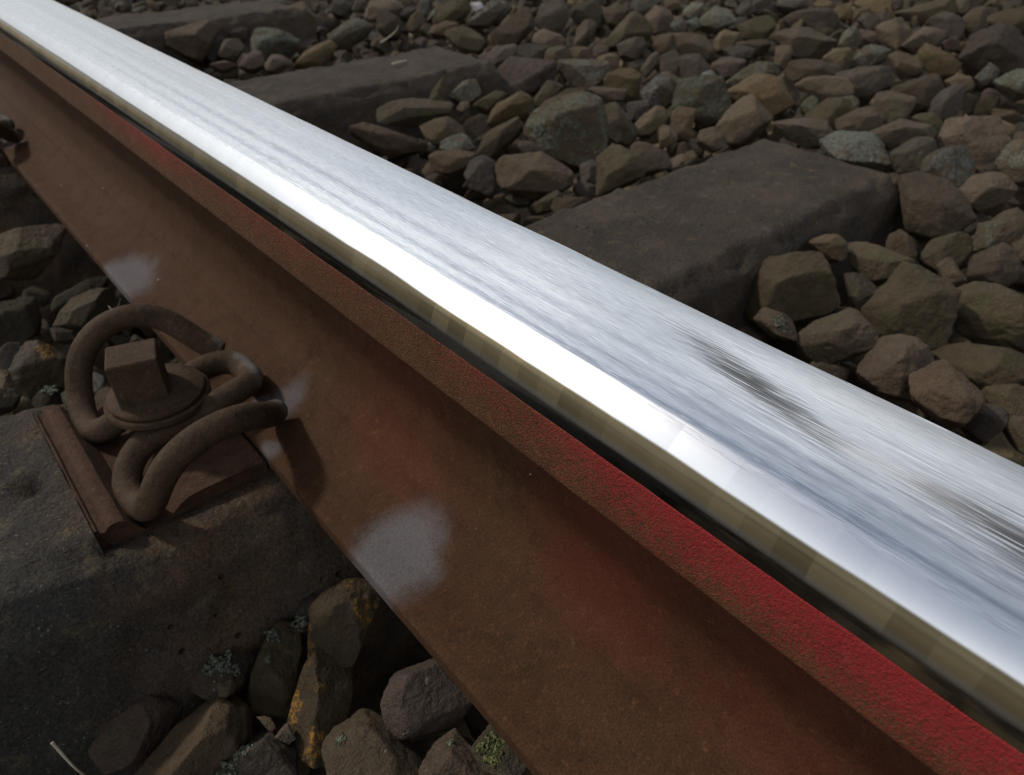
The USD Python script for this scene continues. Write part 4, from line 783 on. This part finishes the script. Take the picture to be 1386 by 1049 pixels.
 ('R1', [(-20,260),(20,240),(60,260),(40,310)], None, 'brown', 'little brown'),
 ('L1', [(0,620),(100,600),(230,560),(340,530),(420,580),(410,690),(370,750),(250,760),(100,830),(0,870),(-80,800)], [(250,640,.28),(80,720,.28)], 'tan', 'brown slab-like', {'land': 'the brown slab by the rail foot', 'label': 'brown slab-like stone at the left edge, just left of the rail foot', 'z': -.05, 'sharp': 22}),
 ('L1', [(-30,430),(0,290),(80,270),(190,320),(150,430),(60,480)], None, 'shade_dark', 'dark mossy', {'z': -.06}),
 ('L1', [(-40,250),(60,180),(150,260),(80,300),(0,300)], None, 'shade_dark', 'very dark', {'z': -.06}),
 ('L2', [(370,290),(400,240),(520,130),(700,50),(820,60),(830,130),(690,215),(580,310),(440,330)], [(600,170,.3),(720,120,.28)], 'tan', 'tan-olive long', {'label': 'long tan-olive stone behind the far loop of the spring clip, against the rail foot', 'z': -.05}),
 ('L2', [(330,180),(420,100),(590,10),(780,-40),(700,60),(480,165),(380,210)], None, 'shade_dark', 'thin dark slab', {'z': -.06}),
 ('L2', [(90,640),(130,520),(200,430),(270,430),(370,490),(480,560),(480,700),(340,745),(150,810),(100,710)], [(240,540,.32),(330,620,.28)], 'rusty', 'reddish-brown rounded', {'label': 'reddish-brown rounded stone left of the far loop of the spring clip', 'z': -.035}),
 ('L2', [(-40,130),(100,90),(220,110),(290,300),(150,430),(0,490),(-90,300)], [(100,220,.2)], 'shade_dark', 'big very dark', {'z': -.07}),
 ('L2', [(0,710),(0,630),(60,650),(95,740),(0,770),(-50,740)], None, 'ochre', 'small yellowish mossy', {'z': -.02}),
 ('L2', [(-50,760),(60,740),(130,830),(60,920),(-50,930)], None, 'olive', 'olive mossy', {'z': -.018}),
 ('L2', [(225,860),(330,740),(400,750),(440,880),(340,960),(240,940)], None, 'shade_dark', 'dark lichen-topped', {'tuft': [(340,725,52)], 'label': 'small dark stone with a lichen tuft beside the far loop of the spring clip', 'z': -.02}),
 ('L2', [(335,975),(480,840),(550,860),(580,970),(430,1010)], None, 'olive', 'olive-grey wedge', {'label': 'olive-grey wedge stone touching the back edge of the guide plate', 'z': -.008}),
 ('L2', [(360,330),(480,320),(590,325),(540,410),(400,420)], None, 'shade_dark', 'dark grey', {'z': -.06}),
 ('L3', [(560,740),(640,600),(760,450),(880,360),(970,325),(1040,400),(1100,450),(1200,520),(1100,650),(960,740),(860,720),(800,800),(680,910),(600,890)], [(900,480,.3),(760,640,.28),(1020,600,.25)], 'brown', 'brown white-marked', {'land': 'the brown white-marked stone', 'label': 'brown stone with whitish crusts, lower left in front of the dark sleeper side', 'z': -.085}),
 ('P', [(175,1049),(195,1022),(230,990),(295,947),(322,950),(345,965),(350,1000),(320,1060),(250,1100),(180,1100)], [(292,962,.36),(240,1015,.34),(320,1010,.2)], 'redbrown', 'long brown split slab', {'land': 'the long brown split slab', 'label': 'long brown split slab with a lit top face at the bottom edge, left', 'z': -.08, 'sharp': 24, 'tilt': .4}),
 ('L3', [(-60,780),(150,735),(330,740),(500,830),(540,940),(400,1010),(-60,1010)], None, 'olive', 'dark olive lichened', {'tuft': [(290,890,80)], 'label': 'dark olive stone with lichen in the bottom left corner', 'z': -.09}),
 ('L4', [(55,530),(110,440),(200,380),(330,365),(410,420),(410,510),(310,600),(220,670),(100,620)], None, 'olive', 'lichen-capped', {'land': 'the lichen-capped stone', 'label': 'dark stone capped with a round grey-green lichen cushion, lower left', 'tuft': [(195,470,85)], 'z': -.085}),
 ('L4', [(345,640),(430,450),(480,320),(540,255),(600,290),(610,430),(580,640),(560,720),(420,710),(350,670)], [(520,460,.3),(430,610,.28)], 'olive', 'upright olive lichen-topped', {'corners': 9, 'land': 'the upright olive lichen-topped stone', 'label': 'upright olive stone with a lichened top, left of the tall gold-patched stone', 'tuft': [(500,310,42),(440,440,26)], 'z': -.08, 'tilt': .2}),
 ('L4', [(595,200),(640,130),(780,90),(770,180),(700,260),(690,330),(640,340)], None, 'slate', 'dark lichen-edged', {'corners': 9, 'tuft': [(650,265,40)], 'label': 'dark lichen-edged stone half hidden behind the tall gold-patched stone', 'z': -.075}),
 ('L4', [(700,200),(760,130),(880,70),(990,65),(1030,120),(970,250),(890,420),(870,500),(760,520),(690,430),(715,320)], [(850,200,.3),(800,380,.28)], 'rusty', 'tall gold-patched', {'corners': 9, 'land': 'the tall gold-patched stone', 'label': 'tall reddish-brown stone with golden patches beside the rail foot, lower left', 'z': -.062, 'tilt': .25}),
 ('L4', [(690,430),(870,440),(860,560),(875,680),(800,830),(790,950),(700,970),(630,910),(580,760),(635,600)], [(740,600,.32),(690,780,.32)], 'rusty', 'gold-flecked rounded', {'corners': 9, 'label': 'gold-flecked rounded stone directly below the tall gold-patched stone', 'z': -.075, 'tilt': .25}),
 ('P', [(446,1005),(480,975),(503,966),(530,985),(562,1020),(590,1060),(570,1110),(460,1110),(444,1050)], [(500,1000,.3),(470,1040,.28)], 'brown', 'brown lichen-cornered', {'label': 'brown stone with a lichened left corner at the bottom edge, centre left', 'tuft': [(451,999,8)], 'z': -.07}),
 ('L4', [(260,920),(320,840),(450,800),(530,830),(610,920),(670,1080),(500,1130),(180,1130),(200,1010)], [(420,900,.25)], 'slate', 'dark blue-grey lichened', {'tuft': [(295,910,55),(210,1035,50)], 'label': 'dark blue-grey stone with lichen clumps at the bottom edge, left of centre', 'z': -.08}),
 ('L4', [(205,590),(250,555),(300,560),(290,620),(220,670),(195,650)], None, 'pink', 'pinkish chip-like', {'z': -.065}),
 ('L4', [(400,750),(470,750),(500,800),(470,830)], None, 'tan', 'tiny tan', {'z': -.075}),
 ('L4', [(500,860),(560,780),(600,860),(560,890)], None, 'tan', 'small tan', {'z': -.075}),
 ('L5', [(165,680),(200,580),(240,480),(330,430),(420,430),(560,590),(590,660),(490,770),(380,810),(260,830),(190,790)], [(350,560,.3),(470,680,.22),(280,720,.25)], 'purple', 'smooth purple-brown', {'corners': 9, 'land': 'the smooth purple-brown stone', 'label': 'smooth purple-brown stone partly under the rail foot, bottom centre left', 'z': -.06, 'tilt': .3}),
 ('L5', [(330,1060),(400,920),(440,860),(510,840),(570,880),(640,980),(680,1110),(330,1130)], [(500,960,.3),(430,1040,.25)], 'brown', 'brown domed', {'label': 'brown domed stone with a lichened peak at the bottom edge beside the rail foot', 'tuft': [(470,855,26)], 'z': -.065}),
 ('L5', [(620,920),(690,820),(740,770),(800,850),(870,900),(930,970),(870,1060),(700,1060),(640,990)], None, 'slate', 'dark yellow-green lichened', {'tuft': [(710,870,70),(690,930,50)], 'green': True, 'label': 'dark stone with yellow-green lichen tucked under the rail foot at the bottom', 'z': -.058}),
]


def simplify(out, n):
    out = [tuple(p) for p in out]
    while len(out) > n:                                  # drop the least important corners: broken stone has few
        ar = [abs((out[i - 1][0] - out[i][0]) * (out[(i + 1) % len(out)][1] - out[i][1]) - (out[i - 1][1] - out[i][1]) * (out[(i + 1) % len(out)][0] - out[i][0])) for i in range(len(out))]
        out.pop(int(np.argmin(ar)))
    return out
def stone_points(out, ridge, z, seed, tilt=0.55, thick=0.42):
    out = np.array(out, float); out = out.mean(0) + (out - out.mean(0)) * 1.22
    x, y = out[:, 0], out[:, 1]; x2, y2 = np.roll(x, -1), np.roll(y, -1)
    cr = x * y2 - x2 * y; a = cr.sum() / 2
    cen = np.array([((x + x2) * cr).sum(), ((y + y2) * cr).sum()]) / (6 * a)
    C = on_plane(*cen, z)
    fwd = C - CAM; dist = np.linalg.norm(fwd); fwd = fwd / dist
    e1 = ROT[:, 0] - fwd * (ROT[:, 0] @ fwd); e1 /= np.linalg.norm(e1)
    e2 = np.cross(e1, fwd); e2 = -e2 if e2[2] < 0 else e2
    def at(px, toward):                           # a point along the pixel's ray, so that the outline comes out as seen
        d = ray(*px); d /= np.linalg.norm(d)
        t = (dist - toward) / (d @ fwd)
        return CAM + d * t
    r0 = np.random.default_rng(seed)
    size = math.sqrt(abs(a)) * dist / F
    hpx = max(np.ptp(y), 1.0)
    pts = []
    for p in out:
        rel = (cen[1] - p[1]) / hpx                 # upper edge lies farther away
        pts.append(at(p, -tilt * rel * size + r0.uniform(-0.05, 0.05) * size))
    pts = np.array(pts)
    grow = np.array([at(cen + (p - cen) * 0.86, -tilt * (cen[1] - p[1]) / hpx * size + (0.14 + 0.08 * r0.random()) * size) for p in out])
    allp = [pts] if ridge else [pts, grow[::2]]
    if ridge:
        allp.append(np.array([at(p[:2], (p[2] if len(p) > 2 else 0.3) * size * 1.15) for p in ridge]))
    else:
        k_ = cen + r0.uniform(-0.22, 0.22, 2) * np.ptp(out, axis=0)
        k2 = cen + r0.uniform(-0.25, 0.25, 2) * np.ptp(out, axis=0)
        allp.append(np.array([at(k_, r0.uniform(0.26, 0.38) * size), at(k2, r0.uniform(0.24, 0.34) * size)]))
    down = np.array([0, 0, -1.0])
    back = np.array([at(cen + (p - cen) * 0.75, -thick * size) + down * 0.25 * size for p in out[::2]])
    low = C + down * 0.55 * size
    allp += [back, low[None]]
    return np.vstack(allp), C, size, cen, out

def lichen_cushion(center, normal, radius, seed):
    r0 = np.random.default_rng(seed); parts = []
    b = np.cross(normal, [0.3, 0.8, 0.1]); b /= np.linalg.norm(b); c = np.cross(normal, b)
    for k_ in range(150):
        rr = radius * math.sqrt(r0.random()); a = r0.uniform(0, 2 * math.pi)
        h = 0.10 * radius * (1 - (rr / radius) ** 2); rr *= 0.75 + 0.45 * math.sin(a * 3 + seed) * math.sin(a * 2 + 1.3 * seed)
        s = trimesh.creation.icosphere(1, radius * r0.uniform(0.055, 0.13))
        s.apply_translation(center + b * rr * math.cos(a) + c * rr * math.sin(a) + normal * (h + r0.uniform(-0.06, 0.06) * radius))
        parts.append(s)
    return trimesh.util.concatenate(parts)

built = []
for si, row in enumerate(STONES):
    crop, out, ridge, mat, desc = row[:5]
    opt = row[5] if len(row) > 5 else {}
    ox, oy, sc = CROP[crop]
    op = [(ox + a / sc, oy + b / sc) for a, b in out]
    rp = [(ox + p[0] / sc, oy + p[1] / sc, *(p[2:])) for p in ridge] if ridge else None
    zc = opt.get('z', -0.022 if crop[0] == 'R' else -0.075)
    op = simplify(op, opt.get('corners', 6 if len(op) > 6 else 5))
    pts, C, size, cen, oo = stone_points(op, rp, zc, si + 11, opt.get('tilt', 0.55), opt.get('thick', 0.42))
    ext = np.ptp(oo, axis=0).max()
    mesh = rock(pts, 5 if ext > 95 else (4 if ext > 30 else 3), si + 11, opt.get('rough', 0.085), opt.get('sharp', 15.0) * 3.6)
    built.append(dict(mesh=mesh, C=C, size=size, cen=cen, mat=mat, desc=desc, opt=opt, ext=ext, crop=crop))

# labels: what the stone looks like and where it lies from the nearest easily found thing
LAND = [(b['opt']['land'], b['cen'], b) for b in built if 'land' in b['opt']]
LAND += [('the end of the nearest sleeper', np.array([1195, 240.]), None), ('the far spring-clip loop', np.array([115, 480.]), None), ('the straw on the second sleeper', np.array([540, 85.]), None)]
DIRS = ['right of', 'back-right of', 'behind', 'back-left of', 'left of', 'front-left of', 'before', 'front-right of']
for b in built:
    if 'label' in b['opt']: continue
    side = b['crop'][0] == 'L' or b['crop'] == 'P'
    best = min((l for l in LAND if l[2] is not b and ((l[1][1] > 560 or l[1][0] < 180 and l[1][1] > 250) == bool(side))), key=lambda l: np.hypot(*(l[1] - b['cen'])))
    d = b['cen'] - best[1]; k_ = int(round(math.degrees(math.atan2(-d[1], d[0])) / 45)) % 8
    b['rel'] = (DIRS[k_], best[0]); b['rd'] = float(np.hypot(*d))
ORD = ['nearest', 'second nearest', 'third', 'fourth', 'fifth', 'sixth', 'seventh', 'eighth', 'ninth', 'tenth', 'eleventh', 'twelfth']
for b in built:
    if 'rel' in b:
        same = sorted([o['rd'] for o in built if o.get('rel') == b['rel']])
        i = same.index(b['rd'])
        b['label'] = f"{b['desc']} stone, {ORD[i] + ' ' if len(same) > 1 else ''}{b['rel'][0]} {b['rel'][1]}"
    else:
        b['label'] = b['opt']['label']
for si, b in enumerate(built):
    C, loc = b['C'], b['mesh'].vertices.mean(0); loc = np.array([loc[0], loc[1], b['mesh'].vertices[:, 2].min()])
    if 'tuft' in b['opt']:
        o = thing('ballast_stone', b['label'], 'stone', loc, 'ballast stones')
        obj('stone_body', b['mesh'], SM[b['mat']], o, smooth=True, loc=loc)
        ox, oy, sc = CROP[b['crop']]
        for (a, c_, rpx) in b['opt']['tuft']:
            d = ray(ox + a / sc, oy + c_ / sc); d /= np.linalg.norm(d)
            v = b['mesh'].vertices - CAM; t = v @ d; perp = np.linalg.norm(v - t[:, None] * d, axis=1)
            near = np.where(perp < max(perp.min() * 1.6, 0.003))[0]; j = near[np.argmin(t[near])]
            cen = b['mesh'].vertices[j]; nn_ = b['mesh'].vertex_normals[j]
            rad = rpx / sc * np.linalg.norm(cen - CAM) / F
            obj('lichen', lichen_cushion(cen - nn_ * rad * 0.08, nn_, rad, si), M_lichen_green if b['opt'].get('green') else M_lichen, o, smooth=True, loc=loc)
    else:
        o = obj('ballast_stone', b['mesh'], SM[b['mat']], None, smooth=True, loc=loc)
        tag(o, b['label'], 'stone', 'ballast stones')

# deeper and farther ballast, more stones than one could count: one instancer
inst = UsdGeom.PointInstancer.Define(stage, '/World/ballast_gravel')
tag(inst.GetPrim(), 'mass of brown-grey ballast stones lying deeper between and beyond the others', 'gravel', kind='stuff')
kinds = ['brown', 'grey', 'olive', 'tan', 'redbrown', 'slate', 'brown', 'purple', 'olive', 'grey', 'lichen', 'tan']
rel = inst.CreatePrototypesRel()
for i, kd in enumerate(kinds):
    r0 = np.random.default_rng(500 + i)
    p = r0.normal(size=(9, 3)); p /= np.linalg.norm(p, axis=1, keepdims=True)
    p = p * [0.5, 0.36 + 0.08 * r0.random(), 0.27 + 0.1 * r0.random()]
    m = rock(p, 3, 700 + i, 0.09, 45.0)
    q = usdkit.mesh(stage, f'/World/ballast_gravel/stone_{i:03d}', m, SM[kd], smooth=True)
    rel.AddTarget(q.GetPath())
P_, Q_, S_, I_ = [], [], [], []
step = 0.036
for ix in range(int(4.6 / step)):
    for iy in range(int(5.0 / step)):
        x = -1.3 + (ix + rng.uniform(-0.4, 0.4)) * step; y = -0.7 + (iy + rng.uniform(-0.4, 0.4)) * step
        if x > 2.6 and rng.random() < (x - 2.6) / 0.8: continue
        on_sl = any(abs(y - (SL0 + k_ * PITCH)) < 0.115 for k_ in range(-1, 8)) and x < 0.78
        z = (-0.078 if x > 0.14 else -0.130) + rng.uniform(-0.015, 0.015)
        if -0.1 < x < 0.10 and y > 0.50: z += 0.025
        if x > 1.5: z += 0.02
        if on_sl and x < 0.76 and any(abs(y - (SL0 + k_ * PITCH)) < 0.09 for k_ in range(0, 3)): continue
        if 0.06 < x < 0.23: z -= 0.03
        px = project(np.array([x, y, z])) if ((np.array([x, y, z]) - CAM) @ ROT)[2] > 0.05 else np.array([-999, -999])
        if not (-150 < px[0] < 1550 and -120 < px[1] < 1200): z += 0.035
        q = rng.normal(size=4); q /= np.linalg.norm(q)
        P_.append((x, y, z)); Q_.append(q); S_.append(rng.uniform(0.042, 0.068)); I_.append(int(rng.integers(len(kinds))))
inst.CreatePositionsAttr(Vt.Vec3fArray.FromNumpy(np.array(P_, np.float32)))
inst.CreateOrientationsAttr(Vt.QuathArray([Gf.Quath(float(q[0]), float(q[1]), float(q[2]), float(q[3])) for q in Q_]))
inst.CreateScalesAttr(Vt.Vec3fArray.FromNumpy(np.repeat(np.array(S_, np.float32)[:, None], 3, 1)))
inst.CreateProtoIndicesAttr(Vt.IntArray(I_))

# ------------------------------------------------------------------ straws and twigs
def strand(name, px, z, r, label, cat, lift=None):
    P = np.array([on_plane(a, b, zz) for (a, b), zz in zip(px, z)])
    t = np.linspace(0, 1, len(P)); c = CubicSpline(t, P)(np.linspace(0, 1, 24)) if len(P) > 2 else np.linspace(P[0], P[1], 12)
    rr = r * np.linspace(1.0, 0.55, len(c))
    o = obj(name, tube(c, rr, 7), M_straw, smooth=True, loc=c.mean(0)); tag(o, label, cat)
strand('dry_straw', [(532, 87), (550, 82)], (0.0035, 0.0035), 0.0025, 'short pale straw lying on top of the second sleeper', 'straw')
strand('dry_straw', [(70, 1005), (85, 1022), (100, 1038), (118, 1052)], (-0.035, -0.04, -0.045, -0.055), 0.0007, 'thin pale grass stem in the bottom left corner', 'straw')
strand('dry_twig', [(515, 58), (527, 50), (536, 42), (539, 35)], (0.004, 0.012, 0.022, 0.035), 0.0016, 'thin curved dry twig behind the second sleeper', 'twig')
strand('dry_straw', [(147, 414), (152, 419), (158, 417), (163, 404)], (-0.02, -0.015, -0.01, 0.0), 0.00025, 'hair-thin curl of grass behind the far loop of the spring clip', 'straw')
